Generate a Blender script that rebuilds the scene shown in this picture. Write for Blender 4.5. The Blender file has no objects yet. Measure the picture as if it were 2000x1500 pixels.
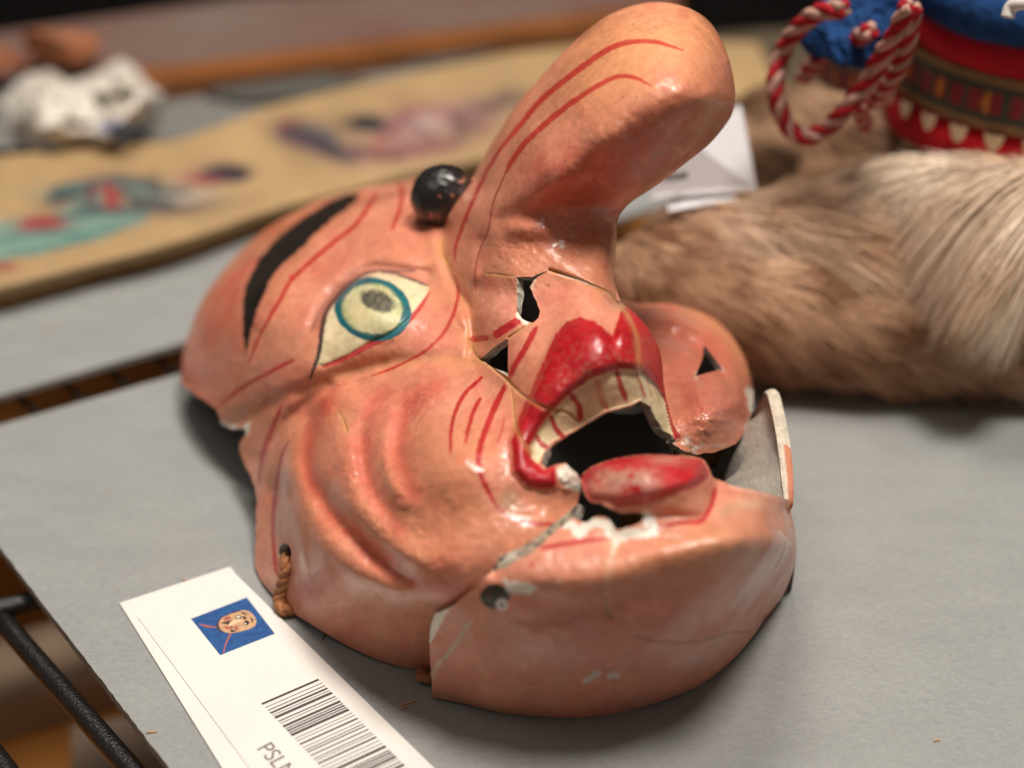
import bpy, bmesh, math, random
import numpy as np
from mathutils import Vector
rng = np.random.default_rng(7); random.seed(7)
C = bpy.context.scene.collection
scene = bpy.context.scene

# ------------------------------------------------------------------ camera, world, lamps, exposure
PITCH = math.radians(32); FOC = 55.0; DIST = 60.0; F = FOC/36*2000        # centimetres; photograph is 2000 x 1500
FW = np.array([0, math.cos(PITCH), -math.sin(PITCH)]); UP = np.array([0, math.sin(PITCH), math.cos(PITCH)]); RT = np.array([1., 0, 0])
CAM = -FW*DIST
cd = bpy.data.cameras.new('camera'); cam = bpy.data.objects.new('camera', cd); C.objects.link(cam)
cam.location = Vector(CAM*0.01); cam.rotation_euler = (math.pi/2-PITCH, 0, 0)
cd.lens = FOC; cd.sensor_width = 36; cd.clip_start = 0.02; cd.clip_end = 50
cd.dof.use_dof = True; cd.dof.focus_distance = 0.46; cd.dof.aperture_fstop = 4.2
scene.camera = cam
world = bpy.data.worlds.new('World'); scene.world = world; world.use_nodes = True
world.node_tree.nodes['Background'].inputs[0].default_value = (1.0, 0.86, 0.74, 1); world.node_tree.nodes['Background'].inputs[1].default_value = 0.16
def lamp(loc, target, size, power, col=(1, .925, .84)):
    l = bpy.data.lights.new('lamp', 'AREA'); l.shape = 'DISK'; l.size = size*.01; l.energy = power; l.color = col
    o = bpy.data.objects.new('ceiling_lamp', l); C.objects.link(o); o.location = Vector(loc)*.01
    o.rotation_euler = (Vector(target)-Vector(loc)).to_track_quat('-Z', 'Y').to_euler(); return o
lamp((27, -20, 140), (0, -8, 0), 32, 20.5)
lamp((-14, 26, 150), (0, -5, 0), 52, 14)
lamp((-50, -50, 170), (0, -10, 0), 70, 2)
scene.view_settings.view_transform = 'Standard'; scene.view_settings.look = 'None'; scene.view_settings.exposure = -0.18; scene.view_settings.gamma = 1
scene.render.resolution_x = 1024; scene.render.resolution_y = 768

# ------------------------------------------------------------------ helpers
def bp(u, v, d):
    u = np.asarray(u, float); v = np.asarray(v, float); d = np.asarray(d, float)
    return CAM + (FW + RT*((u-1000)/F)[..., None] - UP*((v-750)/F)[..., None])*d[..., None]
def dep(u, v, h):       # depth at which the ray reaches height h
    dz = FW[2] - UP[2]*(np.asarray(v, float)-750)/F
    return (h-CAM[2])/dz
def P(u, v, h=0.0): return bp(u, v, dep(u, v, h))
def V3(p): return Vector((float(p[0])*.01, float(p[1])*.01, float(p[2])*.01))
def vnoise(x, y, s, seed):
    r = np.random.default_rng(seed); T = r.random((128, 128))
    x = np.asarray(x)/s+17.3; y = np.asarray(y)/s+41.7
    xi = np.floor(x).astype(int); yi = np.floor(y).astype(int); fx = x-xi; fy = y-yi
    fx = fx*fx*(3-2*fx); fy = fy*fy*(3-2*fy)
    a = T[xi % 128, yi % 128]; b = T[(xi+1) % 128, yi % 128]; c = T[xi % 128, (yi+1) % 128]; d = T[(xi+1) % 128, (yi+1) % 128]
    return (a*(1-fx)+b*fx)*(1-fy)+(c*(1-fx)+d*fx)*fy
def fnoise(x, y, s, seed): return (vnoise(x, y, s, seed)*.5+vnoise(x, y, s/2.1, seed+1)*.3+vnoise(x, y, s/4.3, seed+2)*.2)
def sstep(a, b, x): t = np.clip((x-a)/(b-a), 0, 1); return t*t*(3-2*t)
def catmull(pts, n=6, closed=False):
    p = np.array(pts, float); out = []
    m = len(p)
    for i in range(m if closed else m-1):
        p0 = p[(i-1) % m] if closed or i > 0 else p[0]; p1 = p[i]; p2 = p[(i+1) % m]; p3 = p[(i+2) % m] if closed or i+2 < m else p[-1]
        for k in range(n):
            t = k/n
            out.append(.5*((2*p1)+(-p0+p2)*t+(2*p0-5*p1+4*p2-p3)*t*t+(-p0+3*p1-3*p2+p3)*t**3))
    if not closed: out.append(p[-1])
    return np.array(out)
def distpl(u, v, pl, hw=None, closed=False, pad=1e9):
    """signed (minus half width) distance of points to a polyline"""
    pl = np.array(pl, float); n = len(pl); best = np.full(u.shape, 1e6)
    if pad < 1e8:
        m = (u > pl[:, 0].min()-pad) & (u < pl[:, 0].max()+pad) & (v > pl[:, 1].min()-pad) & (v < pl[:, 1].max()+pad)
        if not m.any(): return best
        uu = u[m]; vv = v[m]
    else: m = None; uu = u; vv = v
    b = np.full(uu.shape, 1e6)
    for i in range(n if closed else n-1):
        a = pl[i]; c = pl[(i+1) % n]; e = c-a; L = (e**2).sum()+1e-9
        t = np.clip(((uu-a[0])*e[0]+(vv-a[1])*e[1])/L, 0, 1)
        d = np.hypot(uu-a[0]-t*e[0], vv-a[1]-t*e[1])
        if hw is not None: d = d-(hw[i]*(1-t)+hw[min(i+1, n-1)]*t)
        b = np.minimum(b, d)
    if m is None: return b
    best[m] = b; return best
def inpoly(u, v, pl):
    pl = np.array(pl, float); r = np.zeros(u.shape, bool); n = len(pl)
    for i in range(n):
        x1, y1 = pl[i]; x2, y2 = pl[(i+1) % n]
        if y1 == y2: continue
        r ^= ((y1 > v) != (y2 > v)) & (u < (x2-x1)*(v-y1)/(y2-y1)+x1)
    return r
def sc(pts, s, ox, oy): return [(ox+x*s, oy+y*s) for x, y in pts]
def c1(pts): return sc(pts, 1/3, 340, 300)
def c2(pts): return sc(pts, .4, 850, 400)
def c3(pts): return sc(pts, .4, 800, 0)
def c4(pts): return sc(pts, .4333, 340, 700)
def c5(pts): return sc(pts, .4, 800, 850)
def rag(pl, amp, seed, step=5.0, closed=True):
    pl = np.array(pl, float); out = []; n = len(pl)
    for i in range(n if closed else n-1):
        a = pl[i]; b = pl[(i+1) % n]; L = np.hypot(*(b-a)); k = max(1, int(L/step))
        for j in range(k): out.append(a+(b-a)*j/k)
    if not closed: out.append(pl[-1])
    out = np.array(out)
    a = (vnoise(out[:, 0], out[:, 1], 9, seed)-.5)*2*amp; b = (vnoise(out[:, 0], out[:, 1], 9, seed+9)-.5)*2*amp
    return out+np.stack([a, b], 1)
class RBF:
    def __init__(s, ctrl, lam=1e-3):
        X = np.array([(c[0], c[1]) for c in ctrl], float)/500; y = []
        for c in ctrl: y.append(c[3] if len(c) > 3 else float(dep(c[0], c[1], c[2])))
        y = np.array(y, float); n = len(X)
        r = np.hypot(*(X[:, None]-X[None]).transpose(2, 0, 1)); K = np.where(r > 0, r*r*np.log(r+1e-12), 0)+np.eye(n)*lam
        Q = np.c_[np.ones(n), X]; A = np.block([[K, Q], [Q.T, np.zeros((3, 3))]])
        s.w = np.linalg.solve(A, np.r_[y, 0, 0, 0]); s.X = X
    def __call__(s, u, v):
        out = np.zeros(u.shape)
        x = u.ravel()/500; y = v.ravel()/500; o = np.zeros(x.shape)
        for i, c in enumerate(s.X):
            r2 = (x-c[0])**2+(y-c[1])**2
            o += s.w[i]*.5*r2*np.log(r2+1e-12)
        n = len(s.X); o += s.w[n]+s.w[n+1]*x+s.w[n+2]*y
        return o.reshape(u.shape)
def mat(name): m = bpy.data.materials.new(name); m.use_nodes = True; return m, m.node_tree, m.node_tree.nodes['Principled BSDF']
def N(nt, t, **k):
    n = nt.nodes.new(t)
    for a, b in k.items(): setattr(n, a, b)
    return n
def simple(name, col, rough=.5, noise=0., nscale=50., bump=0., bscale=200., metal=0., spec=.5, col2=None, coords='Object', sheen=0.):
    m, nt, b = mat(name); b.inputs['Roughness'].default_value = rough; b.inputs['Metallic'].default_value = metal
    b.inputs['Specular IOR Level'].default_value = spec; b.inputs['Base Color'].default_value = (*col, 1)
    tc = N(nt, 'ShaderNodeTexCoord')
    if noise > 0:
        n = N(nt, 'ShaderNodeTexNoise'); n.inputs['Scale'].default_value = nscale; n.inputs['Detail'].default_value = 6
        nt.links.new(tc.outputs[coords], n.inputs['Vector'])
        r = N(nt, 'ShaderNodeValToRGB'); r.color_ramp.elements[0].position = .3; r.color_ramp.elements[1].position = .7
        d = col2 or tuple(c*(1-noise) for c in col)
        r.color_ramp.elements[0].color = (*d, 1); r.color_ramp.elements[1].color = (*col, 1)
        nt.links.new(n.outputs['Fac'], r.inputs[0]); nt.links.new(r.outputs[0], b.inputs['Base Color'])
    if bump > 0:
        n2 = N(nt, 'ShaderNodeTexNoise'); n2.inputs['Scale'].default_value = bscale; n2.inputs['Detail'].default_value = 5
        nt.links.new(tc.outputs[coords], n2.inputs['Vector'])
        bb = N(nt, 'ShaderNodeBump'); bb.inputs['Strength'].default_value = bump; bb.inputs['Distance'].default_value = .001
        nt.links.new(n2.outputs['Fac'], bb.inputs['Height']); nt.links.new(bb.outputs[0], b.inputs['Normal'])
    return m
def painted(name, rough=.36, bump=.35, gloss=.25, fine=900., spec=.5):
    """lacquer-like paint: colour attribute 'paint' (alpha = wear) plus fine mottling, pits and pores"""
    m, nt, b = mat(name); L = nt.links.new
    at = N(nt, 'ShaderNodeAttribute', attribute_name='paint'); tc = N(nt, 'ShaderNodeTexCoord')
    n1 = N(nt, 'ShaderNodeTexNoise'); n1.inputs['Scale'].default_value = 260; n1.inputs['Detail'].default_value = 8; n1.inputs['Roughness'].default_value = .65
    n2 = N(nt, 'ShaderNodeTexNoise'); n2.inputs['Scale'].default_value = fine; n2.inputs['Detail'].default_value = 4
    n3 = N(nt, 'ShaderNodeTexNoise'); n3.inputs['Scale'].default_value = 520; n3.inputs['Detail'].default_value = 6; n3.inputs['Roughness'].default_value = .7
    for n in (n1, n2, n3): L(tc.outputs['Object'], n.inputs['Vector'])
    mr = N(nt, 'ShaderNodeMapRange'); mr.inputs[1].default_value = .3; mr.inputs[2].default_value = .7; mr.inputs[3].default_value = .86; mr.inputs[4].default_value = 1.1; L(n1.outputs['Fac'], mr.inputs[0])
    mx = N(nt, 'ShaderNodeVectorMath', operation='SCALE'); L(at.outputs['Color'], mx.inputs[0]); L(mr.outputs[0], mx.inputs['Scale'])
    # wear: pale specks
    th = N(nt, 'ShaderNodeMath', operation='SUBTRACT'); th.inputs[0].default_value = .80; sc_ = N(nt, 'ShaderNodeMath', operation='MULTIPLY'); sc_.inputs[1].default_value = .42; L(at.outputs['Alpha'], sc_.inputs[0]); L(sc_.outputs[0], th.inputs[1])
    gt = N(nt, 'ShaderNodeMath', operation='SUBTRACT'); L(n3.outputs['Fac'], gt.inputs[0]); L(th.outputs[0], gt.inputs[1])
    ml = N(nt, 'ShaderNodeMath', operation='MULTIPLY', use_clamp=True); ml.inputs[1].default_value = 9; L(gt.outputs[0], ml.inputs[0])
    ml2 = N(nt, 'ShaderNodeMath', operation='MULTIPLY'); ml2.inputs[1].default_value = .75; L(ml.outputs[0], ml2.inputs[0])
    mc = N(nt, 'ShaderNodeMix', data_type='RGBA'); L(ml2.outputs[0], mc.inputs[0]); L(mx.outputs[0], mc.inputs[6]); mc.inputs[7].default_value = (.66, .42, .27, 1)
    # dark pinholes of dirt
    vo = N(nt, 'ShaderNodeTexVoronoi'); vo.inputs['Scale'].default_value = 230; L(tc.outputs['Object'], vo.inputs['Vector'])
    lt = N(nt, 'ShaderNodeMath', operation='LESS_THAN'); lt.inputs[1].default_value = .085; L(vo.outputs['Distance'], lt.inputs[0])
    n4 = N(nt, 'ShaderNodeTexNoise'); n4.inputs['Scale'].default_value = 60; L(tc.outputs['Object'], n4.inputs['Vector'])
    g4 = N(nt, 'ShaderNodeMath', operation='GREATER_THAN'); g4.inputs[1].default_value = .56; L(n4.outputs['Fac'], g4.inputs[0])
    md = N(nt, 'ShaderNodeMath', operation='MULTIPLY'); L(lt.outputs[0], md.inputs[0]); L(g4.outputs[0], md.inputs[1])
    md2 = N(nt, 'ShaderNodeMath', operation='MULTIPLY'); md2.inputs[1].default_value = .55; L(md.outputs[0], md2.inputs[0])
    mc2 = N(nt, 'ShaderNodeMix', data_type='RGBA'); L(md2.outputs[0], mc2.inputs[0]); L(mc.outputs[2], mc2.inputs[6]); mc2.inputs[7].default_value = (.09, .035, .02, 1)
    L(mc2.outputs[2], b.inputs['Base Color'])
    rr = N(nt, 'ShaderNodeMapRange'); rr.inputs[1].default_value = .35; rr.inputs[2].default_value = .65; rr.inputs[3].default_value = rough-.07; rr.inputs[4].default_value = rough+.12; L(n3.outputs['Fac'], rr.inputs[0])
    nb = N(nt, 'ShaderNodeTexNoise'); nb.inputs['Scale'].default_value = 38; nb.inputs['Detail'].default_value = 5; nb.inputs['Distortion'].default_value = .6; L(tc.outputs['Object'], nb.inputs['Vector'])
    rb2 = N(nt, 'ShaderNodeMapRange'); rb2.inputs[1].default_value = .38; rb2.inputs[2].default_value = .62; rb2.inputs[3].default_value = -.05; rb2.inputs[4].default_value = .22; L(nb.outputs['Fac'], rb2.inputs[0])
    ra = N(nt, 'ShaderNodeMath', operation='ADD'); L(rr.outputs[0], ra.inputs[0]); L(rb2.outputs[0], ra.inputs[1]); L(ra.outputs[0], b.inputs['Roughness'])
    cw_ = N(nt, 'ShaderNodeMapRange'); cw_.inputs[1].default_value = .40; cw_.inputs[2].default_value = .60; cw_.inputs[3].default_value = gloss*1.35; cw_.inputs[4].default_value = gloss*.25; L(nb.outputs['Fac'], cw_.inputs[0]); L(cw_.outputs[0], b.inputs['Coat Weight']); b.inputs['Specular IOR Level'].default_value = spec
    b.inputs['Coat Weight'].default_value = gloss; b.inputs['Coat Roughness'].default_value = .21
    ad = N(nt, 'ShaderNodeMath', operation='ADD'); L(n2.outputs['Fac'], ad.inputs[0]); n1s = N(nt, 'ShaderNodeMath', operation='MULTIPLY'); n1s.inputs[1].default_value = .5; L(n1.outputs['Fac'], n1s.inputs[0]); L(n1s.outputs[0], ad.inputs[1])
    sb = N(nt, 'ShaderNodeMath', operation='SUBTRACT'); L(ad.outputs[0], sb.inputs[0]); L(md.outputs[0], sb.inputs[1])
    bu = N(nt, 'ShaderNodeBump'); bu.inputs['Strength'].default_value = bump; bu.inputs['Distance'].default_value = .0004; L(sb.outputs[0], bu.inputs['Height'])
    L(bu.outputs[0], b.inputs['Normal']); L(bu.outputs[0], b.inputs['Coat Normal'])
    return m
def empty(name, loc, label, cat, group=None):
    o = bpy.data.objects.new(name, None); C.objects.link(o); o.location = V3(loc); o.empty_display_size = .02
    o['label'] = label; o['category'] = cat
    if group: o['group'] = group
    return o
def link(name, me, mats, parent=None):
    o = bpy.data.objects.new(name, me); C.objects.link(o)
    for m in (mats if isinstance(mats, (list, tuple)) else [mats]): me.materials.append(m)
    if parent:
        o.parent = parent; o.location = -Vector(parent.location)      # meshes are written in scene coordinates
    return o
def tag(o, label, cat, group=None): 
    o['label'] = label; o['category'] = cat
    if group: o['group'] = group
    return o
def npmesh(name, V, Fq, col=None, normals=None, smooth=True):
    """V in cm, Fq (n,4) quads"""
    me = bpy.data.meshes.new(name); V = np.asarray(V, np.float32)*.01; Fq = np.asarray(Fq, np.int32); k = Fq.shape[1]
    me.vertices.add(len(V)); me.vertices.foreach_set('co', V.ravel())
    me.loops.add(Fq.size); me.loops.foreach_set('vertex_index', Fq.ravel())
    me.polygons.add(len(Fq)); me.polygons.foreach_set('loop_start', np.arange(0, Fq.size, k, dtype=np.int32))
    me.update(calc_edges=True)
    me.polygons.foreach_set('use_smooth', np.full(len(Fq), smooth))
    if col is not None:
        a = me.color_attributes.new('paint', 'FLOAT_COLOR', 'POINT'); a.data.foreach_set('color', np.asarray(col, np.float32).ravel())
    if normals is not None: me.normals_split_custom_set_from_vertices(normals.tolist())
    return me
def vnormals(V, Fq):
    n = np.zeros_like(V); a = V[Fq[:, 2]]-V[Fq[:, 0]]; b = V[Fq[:, 3]]-V[Fq[:, 1]]; c = np.cross(a, b)
    for k in range(4):
        for j in range(3): n[:, j] += np.bincount(Fq[:, k], c[:, j], len(V))
    return n/(np.linalg.norm(n, axis=1, keepdims=True)+1e-12)
def submesh(V, Fq, sel, *attrs):
    f = Fq[sel]; ids, inv = np.unique(f, return_inverse=True)
    return V[ids], inv.reshape(f.shape), [a[ids] for a in attrs]
def bedges(Fq):
    e = np.concatenate([Fq[:, [k, (k+1) % 4]] for k in range(4)]); s = np.sort(e, 1); key = s[:, 0].astype(np.int64)*(s.max()+1)+s[:, 1]
    _, idx, cnt = np.unique(key, return_index=True, return_counts=True); return e[idx[cnt == 1]]

def sheet(outline, holes, depthfn, step, paint, skirts=()):
    ol = np.array(outline, float); u0, v0 = ol.min(0)-step; u1, v1 = ol.max(0)+step
    nu = int((u1-u0)/step)+2; nv = int((v1-v0)/step)+2
    U, W = np.meshgrid(u0+np.arange(nu)*step, v0+np.arange(nv)*step)
    cu = (U[:-1, :-1]+step/2); cv = (W[:-1, :-1]+step/2); keep = inpoly(cu, cv, ol)
    for h in holes: keep &= ~inpoly(cu, cv, h)
    j, i = np.nonzero(keep); a = j*nu+i
    Fq = np.stack([a+nu, a+nu+1, a+1, a], 1)           # counter-clockwise seen from the camera
    ids, inv = np.unique(Fq, return_inverse=True); Fq = inv.reshape(Fq.shape)
    u = U.ravel()[ids].copy(); v = W.ravel()[ids].copy()
    be = bedges(Fq); bv = np.unique(be)
    bu = u[bv]; bw = v[bv]; bd = np.full(len(bv), 1e9); nx = bu.copy(); ny = bw.copy()
    for pl in [ol]+[np.array(h, float) for h in holes]:
        for k in range(len(pl)):
            p = pl[k]; q = pl[(k+1) % len(pl)]; e = q-p; L = (e**2).sum()+1e-9
            t = np.clip(((bu-p[0])*e[0]+(bw-p[1])*e[1])/L, 0, 1); x = p[0]+t*e[0]; y = p[1]+t*e[1]; d = np.hypot(x-bu, y-bw)
            m = d < bd; bd[m] = d[m]; nx[m] = x[m]; ny[m] = y[m]
    m = bd < step*1.3; u[bv[m]] = nx[m]; v[bv[m]] = ny[m]
    d = depthfn(u, v); V = bp(u, v, d); col = paint(u, v)
    for (pl, R, down, K, *rest) in skirts:
        fl = distpl(u, v, pl) < step*1.6; isb = np.zeros(len(u), bool); isb[bv] = True; fl &= isb
        e = be[fl[be[:, 0]] & fl[be[:, 1]]]
        if not len(e): continue
        vs, einv = np.unique(e, return_inverse=True); e = einv.reshape(e.shape)
        base = V[vs]; vd = base-CAM; vd /= np.linalg.norm(vd, axis=1, keepdims=True)
        prev = vs; sf = (rest[0](u[vs], v[vs]) if rest else np.ones(len(vs)))[:, None]
        for k in range(1, K+1):
            th = k/K*math.pi/2
            q = base+vd*R*math.sin(th)*sf+np.array([0, 0, -down])*(1-math.cos(th))*sf; q[:, 2] = np.maximum(q[:, 2], .05)
            new = len(V)+np.arange(len(vs)); V = np.r_[V, q]; col = np.r_[col, col[vs]]; u = np.r_[u, u[vs]]; v = np.r_[v, v[vs]]
            Fq = np.r_[Fq, np.stack([prev[e[:, 1]], prev[e[:, 0]], new[e[:, 0]], new[e[:, 1]]], 1)]
            prev = new
    return u, v, V, Fq, col
def shell_parts(S, th, regions, material, inner_mat, parent, base_name, inner_name='inner_shell', edge_col=(.62, .55, .45), thfn=None):
    """splits the outer skin in named parts and adds the inner skin with the broken edges"""
    u, v, V, Fq, col = S; n = vnormals(V, Fq)
    cu = u[Fq].mean(1); cv = v[Fq].mean(1); used = np.zeros(len(Fq), bool); objs = {}
    for nm, poly in regions:
        sel = inpoly(cu, cv, poly) & ~used; used |= sel
        v2, f2, (c_, n_) = submesh(V, Fq, sel, col, n); objs[nm] = link(nm, npmesh(nm, v2, f2, c_, n_), material, parent)
    v2, f2, (c_, n_) = submesh(V, Fq, ~used, col, n); objs[base_name] = link(base_name, npmesh(base_name, v2, f2, c_, n_), material, parent)
    t = th; sn = n.copy(); ee = np.concatenate([Fq[:, [k, (k+1) % 4]] for k in range(4)]); cnt = np.bincount(ee.ravel(), minlength=len(V))[:, None]+1.
    for _ in range(14):
        acc = sn.copy()
        for j in range(3): acc[:, j] += np.bincount(ee[:, 0], sn[ee[:, 1], j], len(V))+np.bincount(ee[:, 1], sn[ee[:, 0], j], len(V))
        sn = acc/cnt
    sn /= np.linalg.norm(sn, axis=1, keepdims=True)+1e-9; n = sn
    vd_ = V-CAM; vd_ /= np.linalg.norm(vd_, axis=1, keepdims=True); t = t*np.clip(-(n*vd_).sum(1)*3.5, .08, 1)[:, None]
    inn = V-n*t; inn[:, 2] = np.maximum(inn[:, 2], .02); be = bedges(Fq)
    ic = np.tile(np.array([.30, .285, .26, 0.]), (len(V), 1)); ic[:, :3] *= (.75+.5*fnoise(u, v, 40, 5))[:, None]
    # rim: own vertices, two rings in between for a rough edge
    vs, einv = np.unique(be, return_inverse=True); e = einv.reshape(be.shape); nb = len(vs); K = 3
    rings = []; rc = []
    for k in range(K+1):
        f = k/K; p = V[vs]*(1-f)+inn[vs]*f
        if 0 < k < K: p = p+(rng.random((nb, 3))-.5)*.035*(.3 if isinstance(t, float) else 1)
        rings.append(p); g = .45+.6*fnoise(u[vs]*1., v[vs]*1., 14, 31+k); c_ = np.zeros((nb, 4)); c_[:, :3] = np.array(edge_col)*g[:, None]; rc.append(c_)
    RV = np.concatenate(rings); RF = []
    for k in range(K): RF.append(np.stack([e[:, 1]+k*nb, e[:, 0]+k*nb, e[:, 0]+(k+1)*nb, e[:, 1]+(k+1)*nb], 1))
    AV = np.r_[inn, RV]; AF = np.r_[Fq[:, ::-1], np.concatenate(RF)+len(inn)]; AC = np.r_[ic, np.concatenate(rc)]
    objs[inner_name] = link(inner_name, npmesh(inner_name, AV, AF, AC), inner_mat, parent)
    return objs
class Canvas:
    """painting of base colour and wear on the vertices"""
    def __init__(s, u, v, base): s.u = u; s.v = v; s.c = np.zeros((len(u), 4)); s.c[:, :3] = base
    def put(s, a, col, wear=None):
        a = np.clip(a, 0, 1)[:, None]; s.c[:, :3] = s.c[:, :3]*(1-a)+np.array(col)*a
        if wear is not None: s.c[:, 3] = s.c[:, 3]*(1-a[:, 0])+wear*a[:, 0]
    def blob(s, x, y, rx, ry, col, al, rot=0):
        r = math.radians(rot); dx = s.u-x; dy = s.v-y; X = dx*math.cos(r)+dy*math.sin(r); Y = -dx*math.sin(r)+dy*math.cos(r)
        s.put(al*np.exp(-(X/rx)**2-(Y/ry)**2), col)
    def stroke(s, pts, hw, col, al=1., soft=1.3, wear=None, taper=(1, .6), rough=.9, curve=True, dry=0.):
        pl = catmull(pts, 5) if curve and len(pts) > 2 else np.array(pts, float); n = len(pl); t = np.linspace(0, 1, n)
        hw = hw*(1.18 if col[0] > .4 and col[1] < .05 and hw > 2.5 else 1); w = hw*np.interp(t, [0, .12, .5, .88, 1], [taper[0]*.7, (1+taper[0])/2, 1, (1+taper[1])/2, taper[1]*.5])
        d = distpl(s.u, s.v, pl, w, pad=hw+soft*3+6); d = d+(vnoise(s.u, s.v, 5, 77)-.5)*2*rough*min(1, hw/3)
        a = al*sstep(soft, -soft, d)
        if dry: a = a*sstep(dry-.15, dry+.15, fnoise(s.u, s.v, 7, 55))
        s.put(a, col, wear)
    def wash(s, pts, w, col, al):
        d = distpl(s.u, s.v, catmull(pts, 5), pad=w*3); s.put(al*np.exp(-(d/w)**2), col)
    def poly(s, pts, col, al=1., soft=1.2, wear=None, rough=1., curve=False):
        pl = catmull(pts, 4, True) if curve else np.array(pts, float)
        d = distpl(s.u, s.v, pl, closed=True, pad=12); ins = inpoly(s.u, s.v, pl); d = np.where(ins, -d, d)+(vnoise(s.u, s.v, 6, 91)-.5)*2*rough
        s.put(al*sstep(soft, -soft, d), col, wear)
def relief(u, v, pts, w, amp, fade=0):
    d = distpl(u, v, catmull(pts, 5), pad=w*3); r = amp*np.exp(-(d/w)**2)
    if fade:
        fd = fade if isinstance(fade, tuple) else (fade, fade)
        for e, q in zip((pts[0], pts[-1]), fd): r = r*sstep(0, q, np.hypot(u-e[0], v-e[1]))
    return r
def rounding(u, v, pl, R, A):
    x = np.clip(distpl(u, v, pl)/R, 0, 1); return A*(1-np.sqrt(np.clip(1-(1-x)**2, 0, 1)))

# ------------------------------------------------------------------ colours
SAL = np.array([.66, .255, .170]); ORG = np.array([.66, .245, .125]); PNK = np.array([.60, .225, .17]); BLU = (.56, .095, .07)
RED = (.44, .008, .014); BLK = (.014, .011, .010); PLA = (.74, .68, .58); CRE = (.76, .60, .37); MAU = (.50, .20, .145)

# ------------------------------------------------------------------ outlines of the mask's skins
mouth = c2([(1318, 1160)])
L_NOSE_L = [(925, 345), (945, 305), (975, 256), (1010, 204), (1060, 146), (1110, 92), (1170, 42), (1215, 18)]
L_NOSE_T = [(1215, 18), (1260, 6), (1300, 5), (1345, 16), (1385, 42), (1412, 84), (1428, 130), (1436, 180), (1432, 215), (1420, 240)]
L_NOSE_R = [(1420, 240), (1385, 282), (1340, 318), (1300, 350), (1262, 376), (1232, 396), (1208, 424), (1204, 460), (1200, 500), (1199, 545), (1212, 588)]
L_LIP_R = [(1212, 588), (1235, 606), (1262, 636), (1284, 672), (1293, 705), (1296, 745), (1303, 785), (1316, 830), (1334, 856)]
nose_top = catmull(L_NOSE_L+L_NOSE_T[1:]+L_NOSE_R[1:]+L_LIP_R[1:], 4)
L_FORE = catmull([(353, 745), (356, 700), (368, 650), (392, 592), (430, 535), (478, 482), (530, 441), (590, 408), (640, 386), (720, 366), (770, 358), (812, 348)], 4)
teeth_low = c2([(1175, 1158), (1150, 1120), (1115, 1100), (1075, 1045), (1055, 985), (1000, 958), (950, 980), (895, 998), (830, 1015), (765, 1055), (700, 1095), (640, 1130), (575, 1165), (530, 1215), (512, 1262), (540, 1288), (598, 1268), (640, 1265), (690, 1310), (722, 1365), (718, 1400), (704, 1425)])
gap_edge = [(1128, 985), (1118, 1000), (1096, 1022), (1056, 1060), (1010, 1090), (965, 1112)]
face_under = [(950, 1160), (935, 1230), (925, 1340)]
bottom = [(844, 1312), (780, 1302), (740, 1290), (690, 1268), (640, 1240), (600, 1215), (570, 1196), (540, 1170), (510, 1135), (497, 1105)]
leftrim = [(498, 1080), (500, 1030), (502, 985), (499, 955), (490, 930), (478, 908), (467, 880), (470, 862), (480, 846), (478, 834), (452, 838), (432, 828), (424, 800), (388, 776), (353, 745)]
face_out = np.concatenate([L_FORE, [(850, 380), (900, 380)], nose_top, rag(teeth_low, 1.2, 3, 5, False), gap_edge, face_under, bottom, rag(leftrim, 1.5, 12, 5, False)[:-1]])
nostril = rag(c2([(400, 350), (470, 352), (560, 315), (525, 338), (480, 366), (464, 400), (485, 450), (512, 522), (505, 555), (480, 575), (455, 572), (428, 560), (400, 520), (399, 440)]), 1.4, 21, 4)
slot = rag(c2([(220, 752), (290, 692), (357, 650), (355, 740), (357, 838), (325, 820), (270, 785)]), 1.0, 22, 4)
cordhole = [(556+13*math.cos(t), 1082+21*math.sin(t)) for t in np.linspace(0, 2*math.pi, 20, endpoint=False)]

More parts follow.
